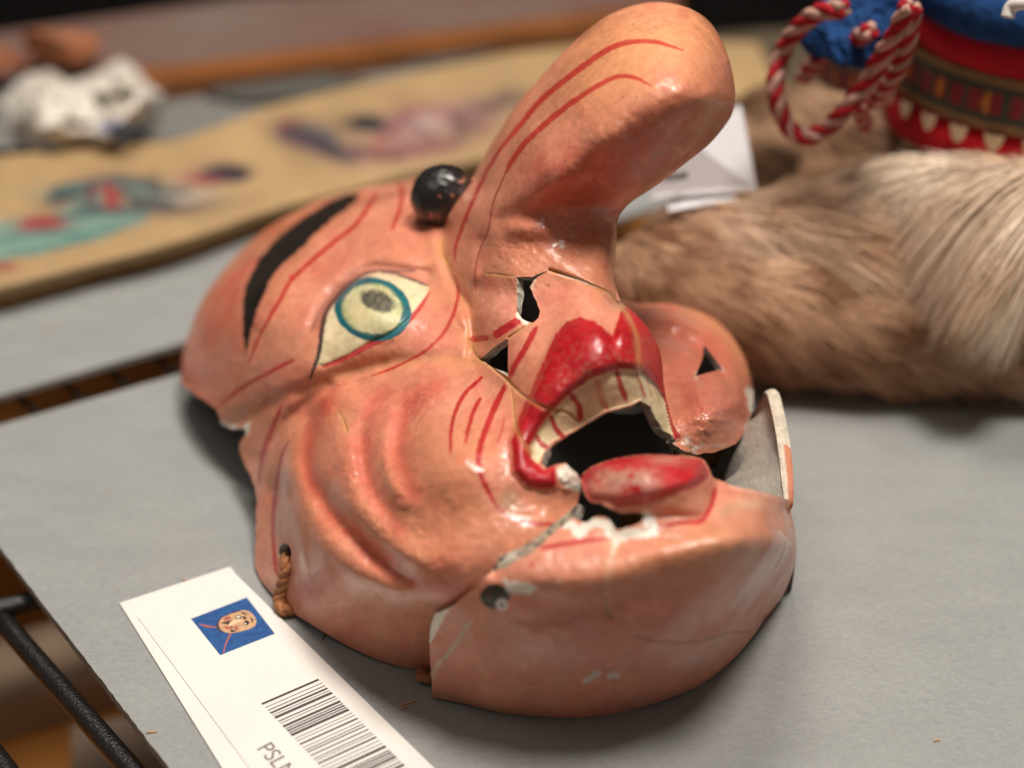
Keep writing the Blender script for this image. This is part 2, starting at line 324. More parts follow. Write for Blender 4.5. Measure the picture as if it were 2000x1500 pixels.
ctrl_face = [
 (355,740,2.2),(362,690,2.8),(375,640,3.4),(400,580,3.9),(440,520,4.6),(480,475,5.1),(530,440,5.5),(640,385,6.4),(720,365,7.0),(810,350,7.6),
 (430,700,4.0),(430,830,2.0),(475,865,2.2),(500,650,5.6),(480,760,3.9),(560,560,6.8),(600,480,7.1),(700,420,7.8),(780,400,8.3),(560,700,5.9),(600,640,6.7),(480,560,5.8),(420,620,4.6),
 (615,715,6.3),(735,600,7.9),(835,555,8.0),(720,515,7.7),(640,570,7.0),(860,500,8.5),(790,460,8.4),(780,680,7.2),(700,720,6.5),(640,750,5.9),(560,780,4.9),(880,640,7.9),(850,600,8.0),(680,660,7.1),
 (900,700,7.7),(760,738,6.6),(700,758,6.1),(600,810,4.8),(530,860,3.2),(505,900,2.2),(500,960,1.5),(499,1030,.9),(497,1100,.2),(535,960,2.2),(532,1040,1.5),(525,1130,.5),(560,1193,.05),(545,1100,1.2),
 (620,1235,.05),(700,1275,.05),(770,1300,.05),(842,1312,.05),(900,1330,.05),(560,1130,1.1),(620,1160,1.9),(700,1200,1.9),(780,1240,1.7),(860,1245,1.9),
 (583,865,4.5),(562,930,3.7),(574,990,3.4),(609,1050,3.6),(669,1105,3.8),(752,1151,3.9),(838,1181,4.1),(920,1200,4.0),
 (652,820,5.7),(682,943,5.5),(752,1047,5.3),(860,1110,5.75),(760,850,6.6),(780,950,6.5),(850,1040,6.3),(870,780,7.6),(900,900,7.7),(930,1000,7.0),(700,790,6.3),(800,770,7.1),
 (960,780,7.9),(980,900,7.8),(1000,1000,7.0),(1060,960,7.3),(1130,965,6.9),(965,1108,5.95),(1060,1060,6.45),(905,1130,5.6),(940,820,7.9),
 (1020,880,8.0),(1050,920,7.7),(1095,930,7.6),
 (930,690,8.0),(932,620,8.5),(960,560,9.1),(990,620,9.4),(985,700,8.7),(1005,760,8.4),
 (1005,840,8.2),(1040,760,9.0),(1070,680,9.6),(1120,630,10.2),(1180,650,10.4),(1212,612,10.3),(1255,660,9.8),(1288,700,9.1),(1298,780,8.4),(1330,856,7.4),
 (1050,600,9.6),(1100,560,10.1),(1170,565,10.3),(1212,588,10.1),
 (1050,890,7.9),(1100,810,8.7),(1180,755,9.3),(1250,735,9.3),(1285,770,8.6),(1130,838,8.0),(1230,792,8.6),(1270,795,8.4),(1305,848,7.6),
 (900,560,8.5),(880,520,8.6),(925,655,8.0),(870,450,8.9),(900,395,10.0),
 (930,340,0,50.5),(960,280,0,49.5),(1000,220,0,48.8),(1060,150,0,48.2),(1110,90,0,47.8),(1170,42,0,47.3),(1240,12,0,46.8),(1300,5,0,46.4),(1360,25,0,46.0),(1400,65,0,45.7),(1430,130,0,45.3),(1435,190,0,45.2),(1420,240,0,45.3),(1370,290,0,45.6),(1300,350,0,46.1),(1240,395,0,46.3),(1205,430,0,46.3),(1200,480,0,45.9),(1200,540,0,45.2),
 (1000,300,0,47.6),(1080,230,0,46.4),(1180,130,0,45.4),(1280,90,0,44.7),(1360,120,0,44.1),(1390,190,0,43.7),(1280,210,0,43.2),(1180,270,0,43.7),(1090,350,0,44.9),(1300,270,0,44.2),(1200,350,0,45.1),(1110,430,0,46.3),(1010,410,0,46.4),(960,400,0,47.8),
 (1100,480,0,46.2),(1000,480,0,46.8),(940,480,0,48.2),(1100,525,0,45.6),(1000,540,0,46.2),(930,540,0,47.8),(1160,440,0,46.4),
]
rbf_face = RBF(ctrl_face)
A_ = c4
foldA = A_([(600,240),(540,330),(515,400),(510,500),(530,620),(600,780),(740,920),(950,1040),(1150,1110)])
grvAB = A_([(680,210),(630,330),(605,450),(635,580),(740,730),(880,870),(1010,965),(1170,1030),(1340,1065)])
foldB = A_([(770,190),(715,250),(745,330),(770,420),(790,560),(860,690),(950,800),(1080,900),(1230,980)])
grvBC = A_([(960,150),(880,230),(845,380),(875,540),(940,670),(1010,770)])
foldC = A_([(1080,150),(1000,210),(955,330),(955,470),(1000,600),(1080,720),(1120,770)])
grvC = A_([(1180,125),(1080,190),(1030,300),(1020,470),(1080,620)])
crease = A_([(200,330),(320,270),(480,180),(620,130),(800,60),(1000,20),(1200,5),(1380,20)])
flangeg = A_([(700,130),(560,230),(480,340),(455,480),(445,640),(460,800),(500,960)])
lid_fold = c1([(1480,700),(1300,680),(1200,670),(1100,690),(1000,745),(920,820),(860,900),(810,1010)])
eyepoly = c1([(1492,778),(1400,738),(1290,702),(1200,692),(1110,712),(1010,778),(940,862),(895,940),(872,1050),(852,1150),(835,1238),(880,1245),(1000,1195),(1140,1112),(1260,1060),(1370,980),(1440,900),(1488,820)])
SIL_FACE = [(L_FORE, 85, 1.7), (catmull(L_NOSE_L+L_NOSE_T[1:], 3), 120, 2.3), (catmull(L_NOSE_R, 3), 75, 1.5), (catmull(L_LIP_R, 3), 46, 1.1)]
lipU = c2([(370,1160),(400,1060),(470,900),(530,760),(580,640),(640,570),(710,548),(780,570),(830,610),(865,640),(885,580),(905,515),(945,490),(1010,560),(1070,640),(1110,720),(1118,850),(1140,960),(1180,1060),(1260,1130),(1160,1150),(1148,1080),(1118,950),(1080,880),(1010,810),(900,800),(860,815),(760,850),(660,920),(560,1020),(510,1090),(465,1170),(468,1230),(530,1290),(590,1275),(592,1380),(520,1388),(440,1370),(380,1300)])
teethP = c2([(465,1170),(510,1090),(560,1020),(660,920),(760,850),(860,815),(900,800),(1010,810),(1080,880),(1118,950),(1148,1080),(1170,1165),(1100,1110),(1040,1010),(1000,950),(950,975),(830,1005),(700,1085),(560,1160),(500,1262),(470,1236)])
brow = c1([(1092,233),(1000,240),(900,290),(760,370),(620,480),(500,610),(430,740),(405,860),(400,1000),(410,1110),(422,1175),(435,1120),(470,960),(510,870),(560,740),(620,660),(740,560),(860,440),(1000,330),(1060,280)])
cracks_face = [(c2([(220,752),(265,785),(340,845),(400,905),(450,945),(520,985),(580,1002),(640,1015),(700,1058)]), 2.6, .10),
 (c2([(560,318),(620,338),(700,365),(770,395),(850,430),(885,470),(918,500)]), 2.8, .14),
 (c2([(915,505),(950,560),(985,650),(990,740),(1000,810)]), 1.6, .05),
 (c2([(357,650),(400,620),(430,600),(470,575)]), 2.0, .08),
 (c2([(360,850),(375,920),(385,1010),(395,1090),(430,1160),(470,1215)]), 1.6, .05),
 (c2([(170,660),(180,700),(205,740),(235,765)]), 2.4, .10),
 (c1([(1570,500),(1575,590),(1620,660),(1700,725)]), 2.0, .07),
 (c2([(250,335),(310,340),(380,350)]), 1.6, .04),
 (c3([(1000,1330),(1020,1380),(1050,1440)]), 1.4, .04),
 (c4([(740,240),(765,280),(780,330)]), 2.0, .06)]
def depth_face(u, v, raw=False):
    d = rbf_face(u, v)
    for pl, R, A in SIL_FACE: d = d+rounding(u, v, pl, R, A)
    R_ = lambda pts, w, a, f=0: relief(u, v, pts, w, a, f)
    d = d-R_(foldA, 46, .36, (110, 70))+R_(grvAB, 24, .50, (130, 240))-R_(foldB, 30, .40, (120, 90))+R_(grvBC, 18, .24, (110, 130))-R_(foldC, 19, .34, (90, 120))+R_(grvC, 32, .32, (80, 140))-.50*np.exp(-((u-895)/85)**2-((v-900)/75)**2)
    d = d+R_(crease, 16, .22)+R_(flangeg, 12, .22)
    d = d+R_(lid_fold, 11, .26)-R_(c1([(1400,640),(1200,600),(1050,640),(920,740),(820,850)]), 22, .16)
    # eyeball swelling
    ex, ey = 728, 606; q = ((u-ex)/100)**2+((v-ey)/82)**2; d = d-.42*np.exp(-q*1.1)
    lo = distpl(u, v, eyepoly, closed=True, pad=10); d = d+.05*np.exp(-(lo/3.5)**2)
    # brow ridge, nose root crease, nostril wing
    d = d-R_(c1([(1050,330),(800,500),(600,720),(500,960)]), 34, .22)
    d = d+R_([(868,440),(866,490),(885,545),(915,600),(926,650),(922,690)], 12, .40)
    d = d+R_([(985,425),(1040,412),(1100,395),(1160,398),(1208,420)], 26, .28)-R_([(1000,445),(1060,452)], 18, .18)
    d = d+R_([(940,470),(938,540),(930,600)], 14, .16)-R_([(965,560),(962,600),(955,650)], 24, .28)
    d = d+R_([(960,300),(1010,340),(1000,400)], 20, .0)
    # lips, teeth steps
    lip = inpoly(u, v, lipU); dl = distpl(u, v, lipU, closed=True, pad=60); d = d-np.where(lip, .20*(1-np.exp(-(dl/9)**2))+.10, 0)-np.where(~lip, .10*np.exp(-(dl/4)**2), 0)
    tp = inpoly(u, v, teethP); dt = distpl(u, v, teethP, closed=True, pad=60); d = d+np.where(tp, .10, 0)
    d = d-R_(c2([(900,560),(960,700),(990,800)]), 14, .10)+R_(c2([(868,600),(870,720),(880,800)]), 14, .12)
    for pl, w, a in cracks_face: d = d+relief(u, v, pl, w, a)*1.0
    # white lump of plaster at the mouth corner
    d = d-.20*np.exp(-(((u-1110)/20)**2+((v-938)/30)**2))*(.7+.6*vnoise(u, v, 7, 3))
    rough = sstep(930, 980, u)*sstep(440, 480, v)*sstep(700, 600, v)*sstep(1080, 1030, u)
    d = d-(fnoise(u, v, 48, 8)-.5)*.10-(fnoise(u, v, 9, 18)-.5)*(.010+.05*rough)
    # lumpy crumpled ridge B
    lb = np.exp(-(distpl(u, v, catmull(foldB, 4), pad=60)/22)**2)+.7*np.exp(-(distpl(u, v, catmull(foldC, 4), pad=60)/16)**2)
    d = d-lb*(fnoise(u, v, 30, 28)-.5)*.16
    return d
def paint_face(u, v):
    n = fnoise(u, v, 120, 40)[:, None]; base = SAL*(1-n)+ORG*n
    k = Canvas(u, v, base); B = k.blob
    # airbrushed blushes; dark reds under the nose also paint in its underside shade
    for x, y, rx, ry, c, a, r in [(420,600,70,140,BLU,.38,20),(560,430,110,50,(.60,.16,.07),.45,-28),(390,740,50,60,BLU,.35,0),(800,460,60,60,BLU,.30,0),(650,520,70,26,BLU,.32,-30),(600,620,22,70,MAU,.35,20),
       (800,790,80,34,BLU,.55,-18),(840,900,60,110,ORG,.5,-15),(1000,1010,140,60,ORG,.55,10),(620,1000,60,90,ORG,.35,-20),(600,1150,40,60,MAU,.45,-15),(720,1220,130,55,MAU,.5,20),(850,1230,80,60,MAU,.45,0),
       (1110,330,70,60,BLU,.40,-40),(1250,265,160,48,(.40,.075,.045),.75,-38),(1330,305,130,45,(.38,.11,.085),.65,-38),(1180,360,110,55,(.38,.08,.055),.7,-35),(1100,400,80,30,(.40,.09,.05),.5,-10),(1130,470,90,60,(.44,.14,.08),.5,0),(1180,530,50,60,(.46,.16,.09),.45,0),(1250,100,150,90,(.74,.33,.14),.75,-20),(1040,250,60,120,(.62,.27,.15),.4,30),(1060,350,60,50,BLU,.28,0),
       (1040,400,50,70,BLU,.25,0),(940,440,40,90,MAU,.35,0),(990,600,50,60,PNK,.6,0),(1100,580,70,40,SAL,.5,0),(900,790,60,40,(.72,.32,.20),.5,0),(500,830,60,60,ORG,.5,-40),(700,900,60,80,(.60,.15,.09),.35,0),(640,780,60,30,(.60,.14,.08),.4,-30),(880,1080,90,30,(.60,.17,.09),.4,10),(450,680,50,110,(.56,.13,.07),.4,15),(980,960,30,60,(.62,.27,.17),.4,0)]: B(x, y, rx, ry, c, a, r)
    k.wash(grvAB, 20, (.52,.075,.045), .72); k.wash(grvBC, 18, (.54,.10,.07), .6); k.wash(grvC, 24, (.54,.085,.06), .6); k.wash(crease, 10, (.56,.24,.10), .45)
    k.wash(c1([(1560,560),(1640,700),(1700,900),(1740,1150)]), 12, (.58,.26,.10), .45)
    k.put(.30*sstep(.55, .75, fnoise(u, v, 60, 61)), BLU); k.put(.22*sstep(.55, .8, fnoise(u, v, 34, 71)), (.72,.36,.2)); k.put(.10*sstep(.60, .75, fnoise(u, v, 15, 81)), (.40,.15,.09))
    # fine crackle and dirt lying in the wrinkles
    ck = np.abs(vnoise(u, v, 11, 131)-.5)+np.abs(vnoise(u+40, v, 5, 133)-.5)*.4; zone = sstep(.42, .62, fnoise(u, v, 90, 135))
    k.put(.45*sstep(.045, .015, ck)*zone, (.34,.12,.07)); k.put(.30*sstep(.05, .02, np.abs(vnoise(u, v, 16, 137)-.5))*sstep(.5,.7,fnoise(u, v, 70, 139)), (.78,.42,.30))
    # grime streaks
    k.put(.35*sstep(.60,.72,fnoise(u, v, 9, 83))*np.exp(-((u-1100)/90)**2-((v-460)/50)**2), (.22,.09,.06))
    dist_eye = distpl(u, v, eyepoly, closed=True, pad=30)
    # eyebrow
    k.poly(brow, BLK, 1, 1.4, .10, 2.0); k.poly(brow, (.05,.02,.015), .55*1, 1, None, 1) if False else None
    S = k.stroke
    S(c1([(1190,235),(1140,310),(1060,420),(960,500),(850,590),(760,670),(680,750),(620,860),(560,960),(500,1070),(460,1170),(430,1240)]), 3.6, RED, .92, taper=(1,.3))
    S(c1([(682,715),(688,750)]), 3.5, RED, .9)
    S(c1([(1325,178),(1335,260),(1310,360),(1275,450)]), 3.4, RED, .85)
    S(c1([(700,1210),(580,1270),(450,1340),(360,1400),(245,1490)]), 3.2, RED, .9)
    S(c1([(480,620),(330,760),(250,880),(195,1060),(180,1150)]), 9, (.50,.05,.035), .42, 6); S(c1([(370,800),(280,980),(225,1120)]), 11, (.52,.05,.04), .42, 6); S(c1([(640,400),(500,520),(400,640)]), 8, (.42,.08,.03), .35, 6)
    S(c4([(485,215),(440,320),(400,430),(380,570)]), 4.4, RED, .85, taper=(.5,.7)); S(c4([(530,140),(490,200)]), 3, RED, .5, dry=.45); S(c4([(430,180),(380,225)]), 3.4, (.40,.06,.06), .7); S(c4([(375,235),(340,262)]), 7, (.62,.24,.05), .7)
    S(c4([(520,370),(485,440),(458,600),(447,750),(450,870),(462,975)]), 3.6, RED, .8, taper=(.4,.8)); S(c4([(452,900),(466,980)]), 8, RED, .5, 4)
    S(c4([(1385,88),(1310,160),(1265,250),(1248,340),(1245,435)]), 3.5, RED, .9); S(c4([(1380,182),(1345,250),(1312,380)]), 3.6, RED, .9); S(c4([(1488,270),(1475,330),(1455,390)]), 1.8, RED, .75)
    # eye
    k.poly(eyepoly, (.75,.62,.39), 1, 1.2, .05, .6); B(650, 690, 26, 22, (.40,.30,.14), .45)
    k.put(.35*inpoly(u, v, eyepoly)*sstep(.55,.7,fnoise(u, v, 11, 45)), (.50,.38,.18))
    S(c1([(870,1250),(1000,1200),(1150,1120),(1270,1060),(1370,980),(1440,900),(1492,815)]), 5.0, (.50,.03,.04), .92, taper=(.6,.4))
    ex, ey = 728, 604; rr = math.radians(14); dx = u-ex; dy = v-ey; X = (dx*math.cos(rr)+dy*math.sin(rr))/76; Y = (-dx*math.sin(rr)+dy*math.cos(rr))/62
    r = np.hypot(X, Y)+(vnoise(u, v, 9, 14)-.5)*.035; ine = inpoly(u, v, eyepoly) | (r < 1)
    k.put(sstep(1.01, .985, r), (.008,.13,.15), .05); k.put(.8*sstep(1.01,.98,r)*sstep(.5,.7,fnoise(u, v, 18, 33)), (.012,.085,.12))
    k.put(sstep(.78, .745, r), (.58,.57,.33), 0); k.put(.75*sstep(.85,.80,r)*np.exp(-((u-700)/42)**2-((v-612)/34)**2), (.76,.62,.33)); k.put(.7*sstep(.85,.8,r)*np.exp(-((u-745)/26)**2-((v-566)/16)**2), (.74,.62,.34)); k.put(.5*sstep(.85,.8,r)*sstep(.5,.75,r)*sstep(.45,.65,fnoise(u,v,14,22)), (.25,.33,.12))
    th = math.radians(20); dx = u-738; dy = v-588; X = (dx*math.cos(th)+dy*math.sin(th))/36; Y = (-dx*math.sin(th)+dy*math.cos(th))/22
    q = np.hypot(X, Y)+(fnoise(u, v, 9, 66)-.5)*.45; k.put(.93*sstep(1.15, .7, q)*(.88+.12*sstep(.30,.55,fnoise(u, v, 7, 67))), (.045,.042,.042))
    S(c1([(1200,686),(1110,706),(1020,765),(950,840),(890,930),(865,1040),(855,1130),(830,1230),(795,1322)]), 5.0, BLK, .95, taper=(.6,.5)); S(c1([(1415,686),(1300,690),(1200,686)]), 3.6, BLK, .95, taper=(.4,1)); S(c1([(1200,688),(1290,702),(1400,740),(1488,776)]), 3.0, (.02,.03,.04), .9)
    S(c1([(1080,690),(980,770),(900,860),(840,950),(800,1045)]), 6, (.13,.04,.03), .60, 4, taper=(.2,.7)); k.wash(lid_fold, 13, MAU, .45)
    S(c1([(1650,715),(1665,820),(1640,930),(1580,1050),(1480,1150),(1380,1210),(1250,1270),(1120,1315)]), 3.0, RED, .8, taper=(1,.3)); S(c1([(1110,1318),(1000,1350),(900,1390)]), 2, RED, .35, dry=.4)
    # nose lines
    S(c3([(1335,245),(1200,205),(1080,205),(980,235),(880,300),(760,390),(640,490),(540,610),(440,730)]), 5.2, (.50,.02,.02), .85, 2, taper=(.4,.9)); S(c3([(440,730),(370,850),(310,980),(260,1100),(225,1200),(220,1270)]), 3.4, RED, .85, taper=(1,.6))
    S(c3([(1180,420),(1100,380),(1010,375),(900,430),(780,510),(680,590),(580,680),(510,770),(470,840)]), 4.8, (.50,.02,.02), .85, 2, taper=(.3,1)); S(c3([(470,840),(440,910),(405,1000),(385,1120),(340,1230),(320,1330),(325,1430)]), 1.6, (.26,.02,.02), .85)
    S(c2([(300,632),(415,556)]), 8, RED, .95, taper=(1.2,1.6), curve=False); S(c2([(185,655),(245,650)]), 6.4, RED, .95, taper=(1.2,1.6), curve=False)
    S(c2([(492,603),(440,700),(380,800),(366,848)]), 5, RED, .92); S(c2([(338,890),(290,990),(250,1090),(215,1200),(215,1290),(250,1380),(305,1480)]), 5.2, RED, .92); S([(972,990),(995,1008),(1040,1022),(1086,1024)], 4.6, RED, .85)
    # lips
    k.poly(lipU, RED, 1, 1.3, .30, 1.6); k.put(.5*inpoly(u, v, lipU)*sstep(.52,.72,fnoise(u, v, 26, 58)), (.30,.006,.012)); 
    m = inpoly(u, v, lipU)*sstep(.53,.66,fnoise(u, v, 6, 59))*np.exp(-((u-1170)/110)**2-((v-725)/55)**2); k.put(.6*m, (.42,.16,.12))
    k.poly(teethP, CRE, 1, 1.2, .05, 1.0); k.put(.4*inpoly(u, v, teethP)*sstep(.52,.7,fnoise(u, v, 14, 62)), (.55,.42,.22)); k.put(.55*inpoly(u, v, teethP)*np.exp(-((u-1290)/22)**2-((v-830)/28)**2), (.32,.24,.13))
    for p, w, a in [([(660,925),(700,980),(710,1050)],5,.95),([(790,860),(810,930),(830,990)],5.5,.45),([(885,810),(905,880),(932,950)],4.6,.9),([(565,1030),(590,1095),(625,1135)],4.4,.95),([(495,1125),(515,1165),(545,1185)],4.2,.95),([(980,815),(1000,870),(1025,940)],2.2,.85),([(1030,850),(1060,940)],1.6,.7),([(1065,870),(1095,960)],1.4,.6),([(840,985),(843,1000)],3,.8)]: S(c2(p), w, RED, a, taper=(.8,1.2))
    for pl, w, a in cracks_face: k.stroke(pl, w*.55, (.16,.09,.045), .8, 1.4, taper=(.8,.8)); k.wash(pl, 5, (.58,.30,.10), .5)
    S(c2([(600,340),(700,368),(790,405)]), 1.6, PLA, .7, dry=.4); S(c2([(235,765),(340,850)]), 2, (.72,.55,.3), .6, dry=.4)
    # plaster lump and chipped rims
    k.poly(c2([(585,1290),(640,1262),(692,1308),(724,1365),(716,1402),(650,1390),(610,1350)]), PLA, 1, 1.5, 0, 2.5); k.put(.6*inpoly(u, v, c2([(585,1290),(640,1262),(692,1308),(724,1365),(716,1402),(650,1390),(610,1350)]))*sstep(.5,.65,fnoise(u, v, 8, 63)), (.42,.33,.2))
    k.poly([(424,815),(440,826),(470,834),(488,824),(484,850),(450,848),(428,836)], PLA, .9, 2, 0, 3)
    S([(1012,612),(1022,622),(1030,630)], 7, PLA, .95, rough=2); S([(1012,542),(1020,548)], 4, (.45,.4,.3), .8); S([(1046,546),(1040,556),(1040,568)], 3.5, (.6,.45,.33), .8)
    B(996, 978, 20, 26, (.33,.22,.13), .75); B(1098, 480, 5, 5, PLA, .9); 
    for x, y in [(1060,440),(1070,425),(1225,470)]: B(x, y, 4, 3, (.15,.06,.04), .6)
    for x, y, l in [(556,925,14),(575,846,7),(1040,865,0),(725,1062,8),(800,990,6),(842,950,6),(690,930,0)]: S([(x-l/2, y+l/4), (x+l/2, y-l/4)], 2, (.14,.05,.04), .6)
    for i in range(90):
        x = rng.uniform(520, 1180); y = rng.uniform(440, 1240); k.blob(x, y, rng.uniform(1, 2.2), rng.uniform(1, 2.2), (.16,.06,.04) if rng.random() < .7 else (.8,.55,.4), .6)
    return k.c
mask = empty('mask', (0, -12, 0), 'broken papier-mache character mask with long hooked nose, lying face up on grey board', 'mask')
M_PAINT = painted('mask_paint', .35, .18, .50, spec=.36); M_INNER = painted('papier_mache_core', .75, 1.0, 0., 600., .25)
S_face = sheet(face_out, [nostril, slot, cordhole], depth_face, 1.7, paint_face, skirts=[(L_FORE, 4.5, 5.5, 8, lambda u, v: .05+.95*sstep(400, 660, u)), (catmull([(1204,455),(1200,500),(1199,545)]+L_LIP_R[:-1], 4), 3.2, 2.4, 7)])
nosepoly = [(868,438),(925,345)]+list(map(tuple, catmull(L_NOSE_L+L_NOSE_T[1:]+L_NOSE_R[1:], 4)))+[(1150,552),(1100,538),(1072,528),(1045,536),(1010,542),(1005,640),(992,660),(940,702),(922,690),(922,650),(905,590),(878,540)]
parts = shell_parts(S_face, .30, [('eye', eyepoly), ('eyebrow', brow), ('nose', nosepoly), ('teeth', teethP), ('upper_lip', lipU)], M_PAINT, M_INNER, mask, 'face')
parts['eyebrow'].data.materials.clear(); parts['eyebrow'].data.materials.append(painted('brow_paint', .42, .2, .12, spec=.18))
# far side of the nose
nb_poly = np.concatenate([[(925,345)], catmull(L_NOSE_L+L_NOSE_T[1:]+L_NOSE_R[1:], 4), [(1120,560),(960,520)]])
def depth_nose_back(u, v):
    tot = rbf_face(u, v); r = 0
    a = rounding(u, v, SIL_FACE[1][0], 120, 2.3); b = rounding(u, v, SIL_FACE[2][0], 75, 1.5)
    return tot+2*np.minimum(2.3+0*a, 2.3)-a+(-b)+2*0-0 if False else tot+a+b+4.2*(1-np.exp(-(distpl(u, v, np.concatenate([SIL_FACE[1][0], SIL_FACE[2][0]]))/45)**2))**.5
u_, v_, Vb, Fb, Cb = sheet(nb_poly, [], depth_nose_back, 4, lambda u, v: np.c_[np.tile(SAL, (len(u), 1)), np.zeros(len(u))])
link('nose_far_side', npmesh('nose_far_side', Vb, Fb[:, ::-1], Cb), M_PAINT, mask)

# ------------------------------------------------------------------ far side of the mask with the right cheek
L_CH = catmull([(690,392),(760,378),(820,366),(880,372),(940,392),(1010,440),(1080,500),(1150,556),(1230,590),(1290,592),(1340,600),(1390,620),(1425,650),(1450,690),(1464,725),(1471,760)], 4)
cheek_out = np.concatenate([L_CH, rag([(1472,775),(1468,800),(1462,832),(1438,866),(1400,882),(1360,888),(1330,878),(1310,862)], 1.6, 5, 5, False), [(1280,830),(1270,760),(1230,690),(1150,660),(1080,610),(1060,540),(960,470),(880,470),(780,440),(700,420)]])
tri = rag([(1377,674),(1412,722),(1384,728),(1358,735),(1370,705)], 1.2, 6, 4)
rbf_ch = RBF([(1240,590,6.2),(1330,598,5.8),(1410,630,5.2),(1460,690,4.6),(1473,770,3.9),(1465,830,4.0),(1430,870,4.5),(1370,885,5.1),(1310,860,5.6),(1350,700,5.9),(1400,800,5.9),(1300,760,6.0),(1150,560,6.6),(1050,480,6.8),(960,410,6.9),(890,375,6.9),(800,400,6.2),(700,400,5.3),(1000,500,7.0),(1150,650,6.8),(1060,600,6.9),(1250,660,6.1),(1440,780,5.0)])
def depth_ch(u, v):
    d = rbf_ch(u, v)+rounding(u, v, L_CH, 55, 1.2)
    d = d-relief(u, v, [(1240,615),(1330,622),(1400,660),(1435,720),(1445,780)], 22, .30)+relief(u, v, [(1230,650),(1310,655),(1372,690),(1415,735),(1430,770)], 14, .30)
    d = d-.5*np.exp(-((u-1395)/50)**2-((v-800)/55)**2)+relief(u, v, [(1320,640),(1300,720),(1330,780)], 24, .25)
    d = d-(fnoise(u, v, 22, 88)-.5)*.45*np.exp(-((u-1390)/45)**2-((v-795)/50)**2)-(fnoise(u, v, 12, 89)-.5)*.05
    return d
def paint_ch(u, v):
    k = Canvas(u, v, np.tile(np.array([.62,.22,.13]), (len(u), 1)))
    k.blob(1400,690,60,70,(.60,.13,.08),.6); k.blob(1330,690,40,60,(.58,.17,.11),.6); k.blob(1400,790,55,45,(.62,.20,.15),.6); k.blob(1380,865,90,30,ORG,.6); k.wash([(1350,600),(1420,650),(1460,720)], 16, (.64,.28,.12), .6)
    k.put(.35*sstep(.5,.7,fnoise(u, v, 30, 41)), (.62,.13,.09))
    k.stroke([(1280,632),(1330,636),(1370,655)], 2, (.30,.10,.06), .5); k.stroke([(1462,760),(1468,790),(1466,800)], 8, PLA, .95, rough=3); k.stroke([(1466,812),(1462,838),(1446,858)], 5, (.62,.52,.42), .8, rough=3); k.stroke([(1360,738),(1358,728)], 5, (.6,.5,.4), .7); k.stroke([(1408,718),(1416,728)], 6, (.6,.5,.4), .5)
    k.blob(1400,870,20,4,(.7,.6,.5),.5); k.put(sstep(.45,.6,fnoise(u, v, 8, 42))*np.exp(-((u-1345)/26)**2-((v-872)/18)**2), (.66,.60,.52)); k.put(.7*sstep(.5,.65,fnoise(u, v, 6, 44))*np.exp(-((u-1345)/26)**2-((v-872)/16)**2), (.16,.13,.1))
    return k.c
S_ch = sheet(cheek_out, [tri], depth_ch, 2.0, paint_ch, skirts=[(L_CH, 2.2, 5.5, 7)])
shell_parts(S_ch, .28, [], M_PAINT, M_INNER, mask, 'cheek')

# ------------------------------------------------------------------ chin with lower lip
lowlip = c5([(838,200),(868,168),(900,148),(1000,115),(1150,95),(1300,100),(1420,115),(1452,160),(1462,200),(1420,240),(1300,290),(1150,335),(1020,348),(965,325),(925,322),(880,320),(846,262)])
L_CR = catmull([(1545,1000),(1552,1030),(1556,1075),(1550,1110),(1536,1150),(1518,1180),(1493,1212)], 4)
ch_low = [(1493,1212),(1465,1250),(1430,1290),(1385,1328),(1340,1352),(1280,1374),(1220,1390),(1140,1402),(1060,1400),(1010,1396),(960,1388),(905,1374),(844,1362)]
ch_left = [(843,1330),(840,1290),(838,1250),(842,1215),(850,1200),(884,1184),(920,1154),(960,1116)]
ch_top = c5([(402,655),(440,600),(490,570),(540,545),(600,510),(690,440),(760,385),(815,335),(822,350),(800,385),(772,412),(800,405),(860,428),(900,402),(940,398),(970,410),(990,440),(1012,462),(1060,452),(1120,432),(1145,395),(1100,378),(1040,382),(980,358),(930,330),(880,322),(846,262),(838,200),(868,168),(900,148),(1000,115),(1150,95),(1300,100),(1420,112),(1455,150),(1480,205),(1520,222),(1560,240),(1610,255),(1660,262),(1730,280),(1800,300),(1850,318),(1862,345)])
chin_out = np.concatenate([L_CR, catmull(ch_low, 3)[1:], rag(ch_left, 1.6, 9, 5, False)[1:], catmull(ch_top, 3)])
rbf_chin = RBF(lam=4e-3, ctrl=[(850,1200,3.9),(838,1260,2.3),(844,1362,.1),(905,1374,.05),(960,1390,.02),(1050,1400,.02),(1140,1402,.02),(1250,1383,.02),(1340,1352,.02),(1430,1290,.05),(1493,1212,.4),(1536,1150,1.3),(1555,1075,2.8),(1548,1000,4.3),
 (920,1170,5.1),(965,1112,6.15),(1000,1155,5.75),(1100,1140,6.35),(1200,1115,6.75),(1300,1085,7.1),(1400,1056,7.25),(1480,1045,6.8),(1530,1060,5.4),(890,1200,4.4),
 (950,1280,3.1),(1080,1280,3.7),(1200,1260,4.1),(1330,1230,4.1),(1430,1160,4.6),(1510,1120,3.8),(1480,1200,1.8),(1100,1350,1.6),(1200,1340,1.6),(900,1290,2.5),(1340,1310,1.7),(1150,1190,5.6),(1300,1160,5.95),(1400,1120,6.35),(1020,1210,4.75),(1480,1110,5.45),
 (1010,1090,6.5),(1060,1060,6.8),(1125,1015,7.0),(1200,1040,7.1),(1300,1020,7.3),(1400,1000,7.2),(1480,990,6.7),(1540,1000,4.6),(1400,950,7.1),(1500,962,6.1),(1530,975,5.4),
 (1145,935,7.4),(1170,960,7.7),(1260,930,8.5),(1350,935,8.3),(1388,940,7.6),(1150,965,7.4),(1230,985,7.8),(1330,988,7.7),(1385,985,7.3),(1200,898,8.1),(1320,893,8.0),(1380,900,7.6)])
